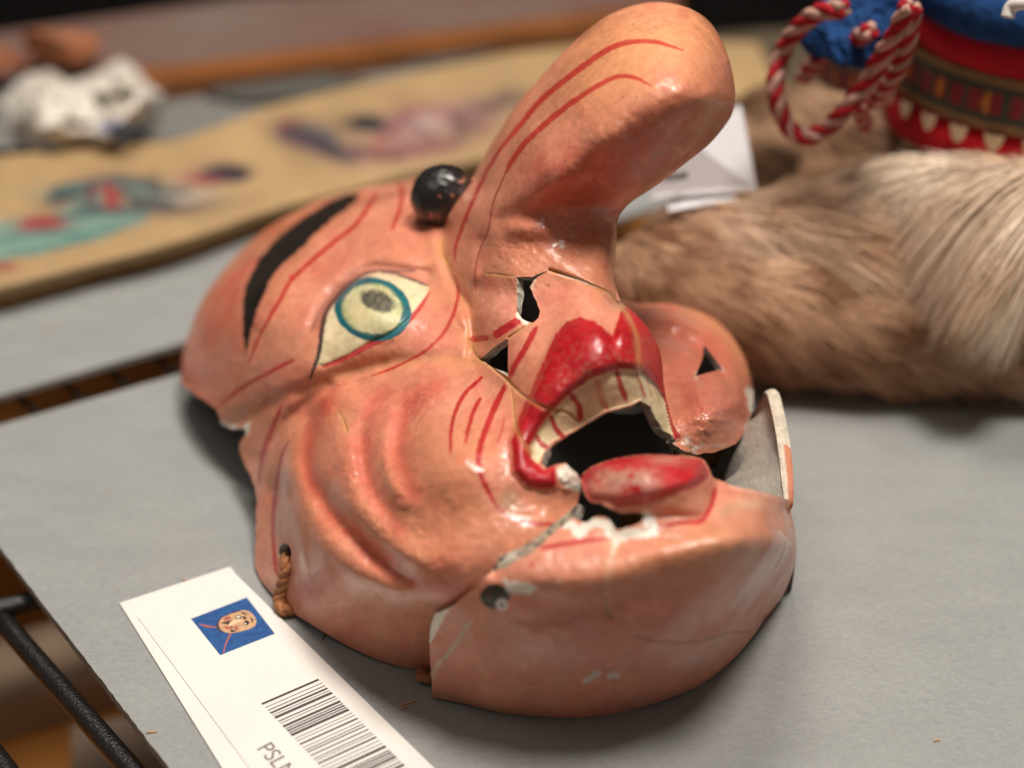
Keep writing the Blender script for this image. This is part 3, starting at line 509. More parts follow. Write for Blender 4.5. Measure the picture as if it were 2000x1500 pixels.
chin_cracks = [(c5([(1100,980),(1200,1005),(1350,1012),(1450,1000),(1560,965),(1640,960),(1700,945)]), 2.2, .05),(c5([(300,905),(260,960),(215,1030),(150,1100)]), 5, .08),(c5([(965,790),(960,830),(985,890)]), 6, .10)]
def depth_chin(u, v):
    d = rbf_chin(u, v)+rounding(u, v, L_CR, 60, 1.3)+rounding(u, v, catmull(c5([(838,200),(868,168),(900,148),(1000,115),(1150,95),(1300,100),(1420,112),(1455,150)]), 3), 34, .7)
    d = d-relief(u, v, [(960,1158),(1080,1130),(1200,1100),(1320,1062),(1420,1040),(1500,1050)], 50, .17)+relief(u, v, [(1060,1195),(1160,1188),(1260,1162),(1360,1120),(1440,1100)], 40, .22)-relief(u, v, [(980,1300),(1180,1300),(1330,1260),(1440,1200)], 75, .25)
    d = d+relief(u, v, [(1210,1010),(1300,1008),(1370,1010),(1394,970),(1396,930)], 13, .20)+relief(u, v, [(1200,1060),(1320,1035),(1430,1015),(1520,1020)], 20, .15)
    lp = inpoly(u, v, lowlip); dl = distpl(u, v, lowlip, closed=True, pad=60); d = d-np.where(lp, .22*(1-np.exp(-(dl/12)**2)), 0)
    st = relief(u, v, [(965,1112),(1000,1080),(1060,1040),(1125,988)], 14, .28); d = d+st
    for pl, w, a in chin_cracks: d = d+relief(u, v, pl, w, a)
    d = d-(fnoise(u, v, 50, 8)-.5)*.10-(fnoise(u, v, 9, 19)-.5)*.010
    return d
strip = c5([(396,665),(440,598),(490,568),(545,545),(600,508),(690,438),(760,383),(830,330),(805,395),(740,450),(690,490),(600,572),(520,612),(470,650)])
def paint_chin(u, v):
    n = fnoise(u, v, 120, 45)[:, None]; k = Canvas(u, v, SAL*(1-n)+np.array([.62,.245,.15])*n); B = k.blob; S = k.stroke
    for x, y, rx, ry, c, a, r in [(1300,1085,190,36,(.62,.235,.11),.55,-14),(1400,1080,110,60,(.55,.22,.09),.4,0),(1150,1215,190,50,(.46,.15,.105),.6,-12),(1000,1290,160,60,MAU,.6,0),(1250,1290,200,80,MAU,.6,-10),(950,1200,70,40,(.60,.20,.09),.5,0),(1480,1060,60,50,(.42,.20,.12),.4,0),(1480,1120,60,70,(.50,.22,.15),.5,0),(1420,980,80,20,(.64,.30,.18),.5,0),(1330,1190,80,40,BLU,.25,0),(1010,1180,60,24,BLU,.3,-10)]: B(x, y, rx, ry, c, a, r)
    k.put(.28*sstep(.5,.75,fnoise(u, v, 55, 61)), (.56,.14,.08)); k.put(.2*sstep(.55,.8,fnoise(u, v, 30, 71)), (.70,.38,.22)); B(1420,1000,22,16,(.32,.2,.12),.5); B(1470,985,40,12,(.58,.40,.28),.5)
    k.poly(lowlip, (.46,.015,.02), 1, 1.5, .25, 2.); m = inpoly(u, v, lowlip)*1.
    k.put(.95*m*np.exp(-((u-1222)/68)**4-((v-940)/26)**4)*sstep(.24,.42,fnoise(u, v, 13, 52)), (.50,.26,.19)); k.put(.6*m*np.exp(-((u-1180)/30)**2-((v-960)/22)**2), (.52,.22,.16)); k.put(.6*m*np.exp(-((u-1300)/40)**2-((v-898)/9)**2), (.52,.24,.18)); k.put(.6*m*np.exp(-((u-1375)/16)**2-((v-935)/30)**2), (.30,.08,.08)); k.put(.4*m*sstep(.5,.7,fnoise(u, v, 20, 53)), (.30,.01,.015))
    S(c5([(1490,262),(1472,345),(1420,420),(1330,425),(1210,455)]), 4.5, RED, .85); S(c5([(650,553),(760,530),(860,515),(985,502)]), 4.6, RED, .85, taper=(1,.4)); B(1039,1102,5,5,RED,.8)
    B(1058,1110,4,3,PLA,.7); B(1092,1137,7,5,(.75,.5,.38),.8)
    e = ((u-966)/29)**2+((v-1165)/25)**2+(vnoise(u, v, 8, 4)-.5)*.25; k.put(sstep(1.05,.92,e), BLK, 0)
    r = np.hypot(u-980, v-1181); k.put(sstep(12.5,11,r)*sstep(3.5,5,r), (.72,.68,.6)); k.put(.8*sstep(4.5,3,r), BLK); B(983, 1190, 6, 4, (.72,.5,.4), .9)
    k.poly(c5([(455,700),(500,712),(560,718),(622,742),(600,770),(510,776),(478,762)]), PLA, 1, 1.5, 0, 3)
    k.poly(c5([(118,880),(212,838),(165,895),(120,985),(98,1015),(92,960)]), PLA, 1, 1.5, 0, 2.5); S(c5([(300,905),(262,960),(215,1035),(150,1105)]), 4.2, (.50,.44,.33), .75, 2, rough=2); S(c5([(150,1105),(125,1150),(110,1200)]), 5, (.6,.5,.38), .55, 3, rough=2)
    for pl in [c5([(735,432),(790,440),(830,480),(865,450),(900,430),(950,430),(985,470),(1010,500),(1060,480),(1130,480),(1190,490)])]: S(pl, 10, PLA, .97, 1.5, taper=(.7,1), rough=4)
    S(c5([(1150,392),(1172,420),(1180,480)]), 12, PLA, .97, 1.5, taper=(1,1), rough=4); S(c5([(1000,480),(1000,540),(990,590)]), 6, (.74,.62,.48), .8, 3, rough=2, taper=(1.3,.2)); S(c5([(985,600),(970,700),(960,780)]), 7, (.68,.42,.26), .4, 4); S(c5([(960,790),(955,830),(985,895)]), 5, (.42,.30,.17), .55, 3)
    for x, y, rx, ry in [(775,440,26,16),(835,470,16,26),(905,425,30,12),(985,450,20,22),(1040,478,40,10),(1100,470,36,14),(1178,455,20,40),(1010,520,10,30),(1210,485,20,8)]:
        q_ = ((u-800-x*.4)/(rx*.4))**2+((v-850-y*.4)/(ry*.4))**2+(fnoise(u, v, 7, x)-.5)*1.6; k.put(.97*sstep(1.15, .85, q_), PLA, 0)
    k.put(.30*sstep(.58,.72,fnoise(u, v, 12, 93))*np.exp(-((u-1100)/200)**2-((v-1160)/60)**2), (.40,.17,.11))
    S(c5([(1250,490),(1330,495)]), 4, PLA, .6, 3); S(c5([(790,400),(820,395)]), 5, PLA, .9)
    S(c5([(1100,978),(1200,1005),(1350,1012),(1450,1000),(1560,965),(1640,960),(1700,945)]), 2.6, (.26,.13,.08), .6, 2, rough=2)
    for p in [[(850,1200),(880,1190),(905,1165),(930,1160)],[(975,1180),(1000,1172),(1020,1170)]]: S(c5(p), 6, (.55,.50,.43), .75, 2.5, rough=3)
    k.poly(strip, (.30,.25,.17), 1, 1.5, 0, 1.5); ms = inpoly(u, v, strip)*1.; k.put(ms*sstep(.42,.56,vnoise(u-v*.0, v+u*.75, 5, 12)*.5+.5*fnoise(u, v, 9, 13)), (.05,.045,.04)); k.put(ms*np.exp(-((u-990)/30)**2-((v-1085)/16)**2)*sstep(.35,.5,fnoise(u, v, 9, 14)), (.60,.54,.44))
    S(c5([(1800,470),(1830,500),(1870,540)]), 3, PLA, .6, 2, dry=.4); S(c5([(1560,250),(1680,275),(1840,325)]), 4, (.66,.40,.3), .6, 2)
    S([(844,1350),(900,1368),(960,1384),(1060,1395)], 4, (.42,.22,.12), .5, 3)
    return k.c
S_chin = sheet(chin_out, [], depth_chin, 2.0, paint_chin, skirts=[(L_CR[L_CR[:, 1] < 1095], 1.6, 3.0, 6, lambda u, v: .15+.85*sstep(1100, 1040, v))])
shell_parts(S_chin, .30, [('lower_lip', lowlip)], M_PAINT, M_INNER, mask, 'chin')

# ------------------------------------------------------------------ standing wall of the jaw on the far right: thick broken top edge, grey inside
def build_jaw():
    top = [(1540,1080,2.4),(1537,1030,3.8),(1532,985,4.6),(1526,930,5.0),(1520,880,5.2),(1516,850,5.3),(1508,808,5.5),(1497,768,5.5),(1484,782,5.0),(1466,812,4.0),(1440,850,2.9),(1410,885,2.0)]
    T = catmull([tuple(P(a, b, c)) for a, b, c in top], 8); n = len(T); K = 14; th = .38
    tan = np.gradient(T[:, :2], axis=0); tan /= np.linalg.norm(tan, axis=1, keepdims=True); out = np.stack([tan[:, 1], -tan[:, 0]], 1)      # horizontal normal
    cen = np.array([2., -9.]); flip = np.sign(((T[:, :2]-cen)*out).sum(1)); out *= flip[:, None]; out = np.c_[out, np.zeros(n)]
    i = np.arange(n); 
    def wall(off, bulge):
        W = []
        for k in range(K+1):
            f = k/K; zb = np.where(i < 46, T[:, 2]*.45*(1-sstep(20, 46, i))+.03, .03); z = T[:, 2]*(1-f)+zb*f
            p = T.copy(); p[:, 2] = z; lean = 4.2*(1-sstep(0, 64, i))+.3; p = p+out*(off*(.35+.65*sstep(0, 30, i))+bulge*math.sin(f*math.pi)+(.4*math.exp(-((f-.1)/.07)**2) if bulge < 0 else 0)-lean*f)[:, None]; nz = (vnoise(i*9., np.full(n, k*8.), 30, 6)-.5)*.28*min(1, k/3); p = p+out*nz[:, None]; W.append(p)
        return np.concatenate(W)
    def quads(a, r, rev=False):
        j, q = np.meshgrid(np.arange(r), np.arange(n-1), indexing='ij'); s = (j*n+q).ravel()+a
        f = np.stack([s, s+1, s+n+1, s+n], 1); return f[:, ::-1] if rev else f
    I = wall(0, -.9); O = wall(th, .5)
    ci = np.zeros((len(I), 4)); ci[:, :3] = np.array([.36,.325,.28])*(.6+.6*fnoise(np.tile(i*7., K+1), np.repeat(np.arange(K+1)*14., n), 30, 3))[:, None]
    link('jaw_inside', npmesh('jaw_inside', I, quads(0, K, True), ci), M_INNER, mask)
    co = np.zeros((len(O), 4)); co[:, :3] = np.array([.58,.25,.15]); link('jaw_side', npmesh('jaw_side', O, quads(0, K), co), M_PAINT, mask)
    # broken top edge
    R = 6; rings = []; rc = []
    for k in range(R+1):
        f = k/R; p = T+out*(th*f*(.35+.65*sstep(0, 30, i)))[:, None]; p[:, 2] += math.sin(f*math.pi)*.10+(rng.random(n)-.5)*(.09 if 0 < k < R else 0); rings.append(p)
        g = .6+.7*fnoise(i*5., np.full(n, k*4.), 12, 8); c = np.zeros((n, 4)); c[:, :3] = np.array([.70,.62,.50])*g[:, None]
        pinkish = (i < 34)[:, None] & np.array([k > 2]); c[:, :3] = np.where(pinkish, np.array([.56,.22,.13]), c[:, :3]); rc.append(c)
    me = npmesh('jaw_rim', np.concatenate(rings), quads(0, R), np.concatenate(rc)); link('jaw_rim', me, M_INNER, mask)
build_jaw()

# ------------------------------------------------------------------ wart, cords
def uvsphere(c, r, nu=48, nv=32, sq=(1, 1, 1), nz=0.):
    a = np.linspace(0, 2*np.pi, nu, endpoint=False); b = np.linspace(0.02, np.pi-.02, nv); A, B = np.meshgrid(a, b)
    D = np.stack([np.cos(A)*np.sin(B), np.sin(A)*np.sin(B), np.cos(B)], -1).reshape(-1, 3)
    rr = r*(1+nz*(fnoise(D[:, 0]*30+50, D[:, 1]*30+D[:, 2]*20+50, 18, 4)-.5)); V = np.array(c)+D*np.array(sq)*rr[:, None]
    f = [(j*nu+i, (j+1)*nu+i, (j+1)*nu+(i+1) % nu, j*nu+(i+1) % nu) for j in range(nv-1) for i in range(nu)]
    return V, np.array(f), D
wc = bp(866, 383, 52.2); Vw, Fw, Dw = uvsphere(wc, 1.07, 72, 48, (1.03, 1, 1.02), .16)
cw = np.zeros((len(Vw), 4)); cw[:, :3] = BLK; nw = fnoise(Dw[:, 0]*100+300, Dw[:, 2]*100+300, 14, 71); cw[nw > .79, :3] = (.50,.20,.12); cw[Dw[:, 2] < -.80, :3] = (.45,.10,.05)
link('wart', npmesh('wart', Vw, Fw, cw), painted('black_paint', .30, .25, .3), mask)
M_CORD = simple('cord_fibre', (.50, .20, .07), .65, .45, 300, .8, 900)
def tube_mesh(name, pts, r, segs=10, closed=False, cap=True, rfn=None):
    p = np.array(pts, float); n = len(p); t = np.gradient(p, axis=0); t /= np.linalg.norm(t, axis=1, keepdims=True)+1e-9
    up = np.array([.1, .2, 1.]); Vv = []; prev = None
    for i in range(n):
        a = prev if prev is not None else np.cross(t[i], up); a = a-t[i]*(a@t[i]); a /= np.linalg.norm(a)+1e-9; prev = a; b = np.cross(t[i], a)
        R = r if rfn is None else rfn(i/(n-1))*r
        for k in range(segs): q = 2*math.pi*k/segs; Vv.append(p[i]+(a*math.cos(q)+b*math.sin(q))*R)
    Fs = [(i*segs+k, i*segs+(k+1) % segs, (i+1)*segs+(k+1) % segs, (i+1)*segs+k) for i in range(n-1) for k in range(segs)]
    Vv += [p[0], p[-1]]
    for k in range(segs): Fs.append((len(Vv)-2, (k+1) % segs, k, k)); Fs.append((len(Vv)-1, (n-1)*segs+k, (n-1)*segs+(k+1) % segs, (n-1)*segs+(k+1) % segs))
    me = bpy.data.meshes.new(name); me.from_pydata([tuple(np.array(q)*.01) for q in Vv], [], [tuple(dict.fromkeys(f)) for f in Fs]); me.validate()
    me.polygons.foreach_set('use_smooth', [True]*len(me.polygons)); return me
def braid(pts, r, amp, turns, strands=3):
    """helical strands round a path, returned as a list of paths"""
    p = catmull(pts, 12); n = len(p); t = np.gradient(p, axis=0); t /= np.linalg.norm(t, axis=1, keepdims=True); out = []
    for s in range(strands):
        q = []
        a = None
        for i in range(n):
            a = np.cross(t[i], [.1, .3, 1]) if a is None else a-t[i]*(a@t[i]); a = a/np.linalg.norm(a); b = np.cross(t[i], a); w = 2*math.pi*(turns*i/(n-1)+s/strands)
            q.append(p[i]+a*math.cos(w)*amp+b*math.sin(w)*amp)
        out.append(np.array(q))
    return out
def depth_at(u, v): return float(depth_face(np.array([float(u)]), np.array([float(v)]))[0])
cp = [bp(558, 1088, depth_at(558, 1088)+.5), bp(561, 1104, depth_at(561, 1104)-.14), bp(556, 1128, depth_at(556, 1128)-.22), bp(548, 1155, depth_at(548, 1155)-.22), bp(546, 1178, depth_at(548, 1172)-.25), P(556, 1192, .25), P(575, 1190, .12)]
for q in braid(cp, .1, .10, 3.2): link('cord', tube_mesh('cord', q, .115, 10), M_CORD, mask)
for (u, v, r) in [(826, 1322, .20), (838, 1326, .17), (822, 1313, .14)]:
    Vk, Fk, _ = uvsphere(P(u, v, .2), r, 20, 14, (1.1, 1, .8), .3); link('cord_knot', npmesh('cord_knot', Vk, Fk), M_CORD, mask)
for pts in [[(1330,900,1.2),(1370,905,1.8),(1410,895,2.0),(1440,900,1.2)], [(1225,1020,1.4),(1250,1010,2.0),(1275,1022,2.2)]]:
    for q in braid([tuple(P(*a)) for a in pts], .1, .14, 2.5): link('cord', tube_mesh('cord', q, .15, 8), M_CORD, mask)

# ------------------------------------------------------------------ boards, rack
def slab(name, pts, z0, z1, m, parent=None, bevel=.0, jag=0.):
    bm = bmesh.new(); pl = pts
    if jag:
        q = []; 
        for i in range(len(pts)):
            a = np.array(pts[i]); b = np.array(pts[(i+1) % len(pts)]); L = np.linalg.norm(b-a); k = min(400, max(1, int(L/.25)))
            nn = np.array([(b-a)[1], -(b-a)[0]])/L
            for j in range(k): q.append(a+(b-a)*j/k+nn*(rng.random()-.5)*jag*(0 if j == 0 else 1))
        pl = q
    lo = [bm.verts.new((p[0]*.01, p[1]*.01, z0*.01)) for p in pl]; hi = [bm.verts.new((p[0]*.01, p[1]*.01, z1*.01)) for p in pl]; n = len(pl)
    bm.faces.new(hi); bm.faces.new(lo[::-1])
    for i in range(n): bm.faces.new((lo[i], lo[(i+1) % n], hi[(i+1) % n], hi[i]))
    bmesh.ops.recalc_face_normals(bm, faces=bm.faces); me = bpy.data.meshes.new(name); bm.to_mesh(me); bm.free(); return link(name, me, m, parent)
def board_mat(name, col):
    m, nt, b = mat(name); L = nt.links.new; tc = N(nt, 'ShaderNodeTexCoord')
    n1 = N(nt, 'ShaderNodeTexNoise'); n1.inputs['Scale'].default_value = 28; n1.inputs['Detail'].default_value = 8; n1.inputs['Roughness'].default_value = .6
    n2 = N(nt, 'ShaderNodeTexNoise'); n2.inputs['Scale'].default_value = 420; n2.inputs['Detail'].default_value = 6; n2.inputs['Distortion'].default_value = 1.2
    n3 = N(nt, 'ShaderNodeTexNoise'); n3.inputs['Scale'].default_value = 1500
    mp = N(nt, 'ShaderNodeMapping'); mp.inputs['Scale'].default_value = (1, 2.2, 1); mp.inputs['Rotation'].default_value = (0, 0, .5); L(tc.outputs['Object'], mp.inputs[0])
    for n in (n1, n2, n3): L(mp.outputs[0], n.inputs['Vector'])
    a = N(nt, 'ShaderNodeMapRange'); a.inputs[1].default_value = .3; a.inputs[2].default_value = .7; a.inputs[3].default_value = .93; a.inputs[4].default_value = 1.05; L(n1.outputs['Fac'], a.inputs[0])
    c = N(nt, 'ShaderNodeMapRange'); c.inputs[1].default_value = .3; c.inputs[2].default_value = .7; c.inputs[3].default_value = .88; c.inputs[4].default_value = 1.08; L(n2.outputs['Fac'], c.inputs[0])
    mm = N(nt, 'ShaderNodeMath', operation='MULTIPLY'); L(a.outputs[0], mm.inputs[0]); L(c.outputs[0], mm.inputs[1])
    vs = N(nt, 'ShaderNodeVectorMath', operation='SCALE'); vs.inputs[0].default_value = col; L(mm.outputs[0], vs.inputs['Scale'])
    vo = N(nt, 'ShaderNodeTexVoronoi'); vo.inputs['Scale'].default_value = 42; L(mp.outputs[0], vo.inputs['Vector']); lt = N(nt, 'ShaderNodeMath', operation='LESS_THAN'); lt.inputs[1].default_value = .03; L(vo.outputs['Distance'], lt.inputs[0])
    mx = N(nt, 'ShaderNodeMix', data_type='RGBA'); L(lt.outputs[0], mx.inputs[0]); L(vs.outputs[0], mx.inputs[6]); mx.inputs[7].default_value = (.26,.20,.15,1); L(mx.outputs[2], b.inputs['Base Color'])
    b.inputs['Roughness'].default_value = .85; b.inputs['Specular IOR Level'].default_value = .2
    ad = N(nt, 'ShaderNodeMath', operation='ADD'); L(n2.outputs['Fac'], ad.inputs[0]); L(n3.outputs['Fac'], ad.inputs[1])
    bu = N(nt, 'ShaderNodeBump'); bu.inputs['Strength'].default_value = .35; bu.inputs['Distance'].default_value = .0004; L(ad.outputs[0], bu.inputs['Height']); L(bu.outputs[0], b.inputs['Normal'])
    return m
M_BOARD = board_mat('grey_card', (.290, .297, .290))
xy = lambda u, v, h=0: tuple(P(u, v, h)[:2])
ca = np.array(xy(-151, 873)); cb = np.array(xy(330, 1500)); cc = np.array(xy(350, 730)); d1 = (cb-ca)/np.linalg.norm(cb-ca); d2 = (cc-ca)/np.linalg.norm(cc-ca)
bo = slab('board', [ca, ca+d2*75, ca+d2*75+d1*45, ca+d1*45], -.35, 0, M_BOARD, jag=.03); tag(bo, 'large grey conservation board under the mask, its corner over the black wire rack', 'board')
ba = np.array(xy(0, 765)); bb_ = np.array(xy(360, 662)); e1 = (bb_-ba)/np.linalg.norm(bb_-ba); e2 = np.array([-e1[1], e1[0]])
LB2 = float((P(420, 215)[:2]-ba)@e2)
LE2 = float((P(1370, 110)[:2]-ba)@e1)
bo2 = slab('board', [ba-e1*40, ba+e1*LE2, ba+e1*(LE2-2)+e2*LB2, ba-e1*40+e2*LB2], -.4, -.15, M_BOARD, jag=.03); tag(bo2, 'second grey board behind the mask, beyond the open strip of wire rack', 'board')
M_BLACK = simple('black_lacquer', (.012, .011, .011), .28, .4, 300, .5, 1200)
rack = empty('wire_rack', (-20, -10, -2), 'black lacquered wire rack seen at lower left and between the two grey boards', 'rack')
def tube(name, a, b, r, parent, m, seg=16): return link(name, tube_mesh(name, [np.array(a)*(1-t)+np.array(b)*t for t in np.linspace(0, 1, 12)], r, seg), m, parent)
zr = -1.4
q0 = P(-10, 1195, zr); q1 = P(270, 1520, zr); dd = (q1-q0); dd /= np.linalg.norm(dd)
tube('rail', q0-dd*1.0, q0+dd*26, .34, rack, M_BLACK)
w0 = P(-60, 1203, zr+.25); w1 = P(150, 1155, zr+.25); ww = (w1-w0)/np.linalg.norm(w1-w0); tube('rail', w0-ww*12, w0+ww*40, .36, rack, M_BLACK)
q2 = P(-70, 1400, zr); tube('rail', q2-dd*4, q2+dd*20, .34, rack, M_BLACK)
wd = P(70, 805, -1)-P(28, 765, -1); wd /= np.linalg.norm(wd)
for k in range(8):
    s = P(28+88*k, 768-26*k, -1.15); tube('wire', s-wd*6, s+wd*9, .17, rack, M_BLACK, 10)
a_ = P(-100, 802, -1.5); b_ = P(420, 655, -1.5); tube('rail', a_+np.array([0, .9, 0]), b_+np.array([0, .9, 0]), .22, rack, M_BLACK)
# shelf below
M_WOOD = simple('brown_wood', (.13, .052, .012), .6, .4, 12, .1, 80)
fl = slab('shelf_floor', [(-120, -60), (90, -60), (90, 55), (-120, 55)], -20, -17, simple('dark_brown_shelf', (.60, .24, .045), .7, .3, 8)); fl['kind'] = 'structure'; fl.name = 'lower_shelf'
fl2 = slab('floor', [(-500, -200), (500, -200), (500, 300), (-500, 300)], -84, -80, simple('dark_floor', (.012, .009, .007), .9)); fl2['kind'] = 'structure'
lo = slab('cloth', [P(-40, 1290, -16)[:2], P(200, 1220, -16)[:2], P(330, 1260, -16)[:2], P(300, 1330, -16)[:2], P(-60, 1430, -16)[:2]], -16.9, -15, simple('dull_cloth', (.50, .36, .25), .9, .4, 20)); tag(lo, 'dull brown folded cloth on the lower shelf, seen out of focus past the rack', 'cloth')
lo = slab('cloth', [P(150, 1470, -16)[:2], P(420, 1420, -16)[:2], P(500, 1560, -16)[:2], P(150, 1600, -16)[:2]], -16.9, -14.5, simple('grey_brown_cloth', (.45, .34, .25), .9, .4, 20)); tag(lo, 'grey brown cloth on the lower shelf at the very bottom, beside the board edge', 'cloth')

# ------------------------------------------------------------------ barcode labels
M_CARD = simple('white_card', (.76, .73, .685), .62, .05, 35, .35, 900, spec=.3)
M_INK = simple('black_ink', (.055, .042, .042), .6); M_BLUE = simple('printed_blue', (.012, .10, .30), .5, .45, 700, col2=(.006, .05, .20))
def flatpoly(name, pts, z, m, parent):
    bm = bmesh.new(); vs = [bm.verts.new((p[0]*.01, p[1]*.01, z*.01)) for p in pts]; f = bm.faces.new(vs); f.normal_update()
    if f.normal.z < 0: f.normal_flip()
    me = bpy.data.meshes.new(name); bm.to_mesh(me); bm.free(); return link(name, me, m, parent)
lab = empty('label', P(500, 1250), 'white barcode label with small blue photograph, on the board beside the mask', 'label')
A0 = np.array(xy(461, 1122, .1)); A1 = np.array(xy(268, 1204, .1)); B0 = np.array(xy(848, 1500, .1))
lu = (A1-A0); LW = np.linalg.norm(lu); lu /= LW; lv = B0-A0; lv /= np.linalg.norm(lv); lv = lv-lu*(lv@lu)*0
Lb = lambda s, t: A0+lu*s+lv*t
slab('card', [A0, A1, A1+(np.array(xy(487, 1500, .1))-A1)/np.linalg.norm(np.array(xy(487, 1500, .1))-A1)*14.5, A0+lv*14.5], .085, .105, M_CARD, lab)
sd = np.array(xy(462, 1548))-np.array(xy(234, 1181)); sd /= np.linalg.norm(sd)
lab2 = slab('label', [np.array(xy(450, 1110)), np.array(xy(234, 1181)), np.array(xy(234, 1181))+sd*14, np.array(xy(450, 1110))+sd*14], .012, .07, M_CARD); tag(lab2, 'plain white paper slip lying under the barcode label', 'label')
slab('photo_print', [xy(482, 1167, .1), xy(373, 1209, .1), xy(430, 1280, .1), xy(537, 1238, .1)], .1055, .1085, M_BLUE, lab)
ph = [np.array(xy(*p, .1)) for p in ((482, 1167), (373, 1209), (537, 1238))]
pj = lambda x, y: np.array(xy(340+x*.13, 1140+y*.13, .11))
def printed(name, pts, z, m): return flatpoly(name, [pj(x, y) for x, y in pts], z, m, lab)
Mf = simple('printed_skin', (.68, .40, .22), .5, .35, 600); Mk = simple('printed_dark', (.05, .02, .018), .5); Mr = simple('printed_red', (.38, .10, .07), .5); Mw = simple('printed_pale', (.70, .66, .50), .5); Mo = simple('printed_ochre', (.78, .52, .32), .5)
printed('printed_shadow', catmull([(640,620),(700,510),(900,420),(1000,395),(950,470),(760,560),(690,680),(760,740),(660,700)], 3, True), .1092, Mk)
printed('printed_face', catmull([(672,600),(720,515),(830,462),(950,425),(1050,398),(1150,430),(1225,520),(1232,600),(1180,660),(1050,705),(900,740),(790,738),(700,690)], 4, True), .1098, Mf)
for nm, p, m, z in [('printed_eye', [(910,500),(960,465),(1020,490),(1000,530),(940,530)], Mk, .1104), ('printed_eye', [(925,498),(965,478),(1000,498),(960,520)], Mw, .1108), ('printed_eye', [(1030,610),(1060,560),(1130,570),(1110,620),(1060,630)], Mk, .1104), ('printed_eye', [(1045,608),(1065,585),(1090,600),(1065,620)], Mw, .1108),
    ('printed_brow', [(990,420),(1050,430),(1110,470),(1040,462)], Mk, .1104), ('printed_brow', [(1140,490),(1185,530),(1190,600),(1160,560)], Mk, .1104), ('printed_wart', [(1020,500),(1060,480),(1095,520),(1060,545)], Mk, .1104), ('printed_brow', [(1060,545),(1110,555),(1140,600),(1100,585)], Mk, .1104),
    ('printed_nose', [(800,590),(880,545),(1000,530),(1010,560),(880,610),(830,640)], Mo, .1104), ('printed_nose', [(690,590),(800,560),(900,540),(840,580),(820,620)], Mk, .1106), ('printed_lip', [(740,630),(800,640),(880,660),(840,690),(780,680)], Mr, .1106), ('printed_cheek', [(760,500),(840,490),(870,520),(790,555),(740,560)], Mr, .1103), ('printed_cheek', [(900,640),(950,630),(970,690),(910,700)], Mr, .1103), ('printed_mouth', [(860,680),(900,700),(940,720),(860,730),(845,710)], Mk, .1107), ('printed_lip', [(840,630),(880,640),(895,670),(860,655)], Mk, .1107),
    ('printed_cord', [(370,610),(380,600),(640,650),(640,665),(480,655)], Mr, .1092), ('printed_cord', [(830,750),(865,752),(790,900),(750,1040),(730,1040),(765,900)], Mr, .1092)]: printed(nm, p, z, m)
# barcode
bq = [np.array(xy(*p, .1)) for p in ((510, 1374), (621, 1326))]; bl = bq[1]-bq[0]; BLn = np.linalg.norm(bl)
bdir = (Lb(0, 10)-Lb(0, 0))/10; t = 0.; rb = random.Random(5); k = 0
pat = [(.09,.11),(.03,.10),(.04,.07),(.08,.05),(.03,.05),(.11,.09),(.05,.06),(.03,.08),(.10,.035),(.05,.03),(.07,.03),(.05,.03),(.11,.09),(.03,.08),(.03,.10),(.07,.10),(.03,.08),(.04,.05),(.05,.10)]
pat = pat+pat[::-1]+pat
for wdt, gap in pat:
    a = bq[0]+bdir*t; b = bq[1]+bdir*t; o = flatpoly('barcode_bar', [a, b, b+bdir*wdt*.95, a+bdir*wdt*.95], .110, M_INK, lab); t += (wdt+gap)*1.08
# text
tc_ = bpy.data.curves.new('code', 'FONT'); tc_.body = 'PSLM'; tc_.size = .0068
tob = bpy.data.objects.new('printed_code', tc_); C.objects.link(tob); dg = bpy.context.evaluated_depsgraph_get(); tme = bpy.data.meshes.new_from_object(tob.evaluated_get(dg)); C.objects.unlink(tob); bpy.data.objects.remove(tob)
to = bpy.data.objects.new('printed_code', tme); C.objects.link(to); to.data.materials.clear(); to.data.materials.append(simple('grey_ink', (.16, .14, .14), .6)); to.parent = lab
tp = np.array(xy(500, 1462, .1)); to.location = Vector((tp[0]*.01, tp[1]*.01, .00112))-lab.location; to.rotation_euler = (0, 0, math.atan2(bdir[1], bdir[0]))
# crumbs
M_CRUMB = simple('paper_crumb', (.62, .36, .18), .8)
for i, (u, v, l, r) in enumerate([(795, 1374, .5, .45), (788, 1382, .25, .6), (633, 1243, .28, 1.4), (360, 1133, .16, 0), (1830, 1446, .2, .4), (296, 1430, .3, .2), (100, 640, .5, .2)]):
    p = P(u, v, .03); dv = np.array([math.cos(r), math.sin(r), 0])*l/2
    o = link('crumb', tube_mesh('crumb', [p-dv, p-dv*.2+[0, 0, .02], p+dv*.4, p+dv], .022, 6), M_CRUMB if i != 2 else simple('dark_crumb', (.12,.07,.04), .8))
    tag(o, ['orange paper fibre in front of the chin on the board', 'small pale fibre lying just below the orange one', 'dark speck between label and cheek on the board', 'tiny brown crumb above the label on the board', 'tiny brown crumb at the right bottom of the board', 'small ochre crumb near the left board edge', 'brown speck on the second board at left'][i], 'crumb', 'crumbs on the boards')

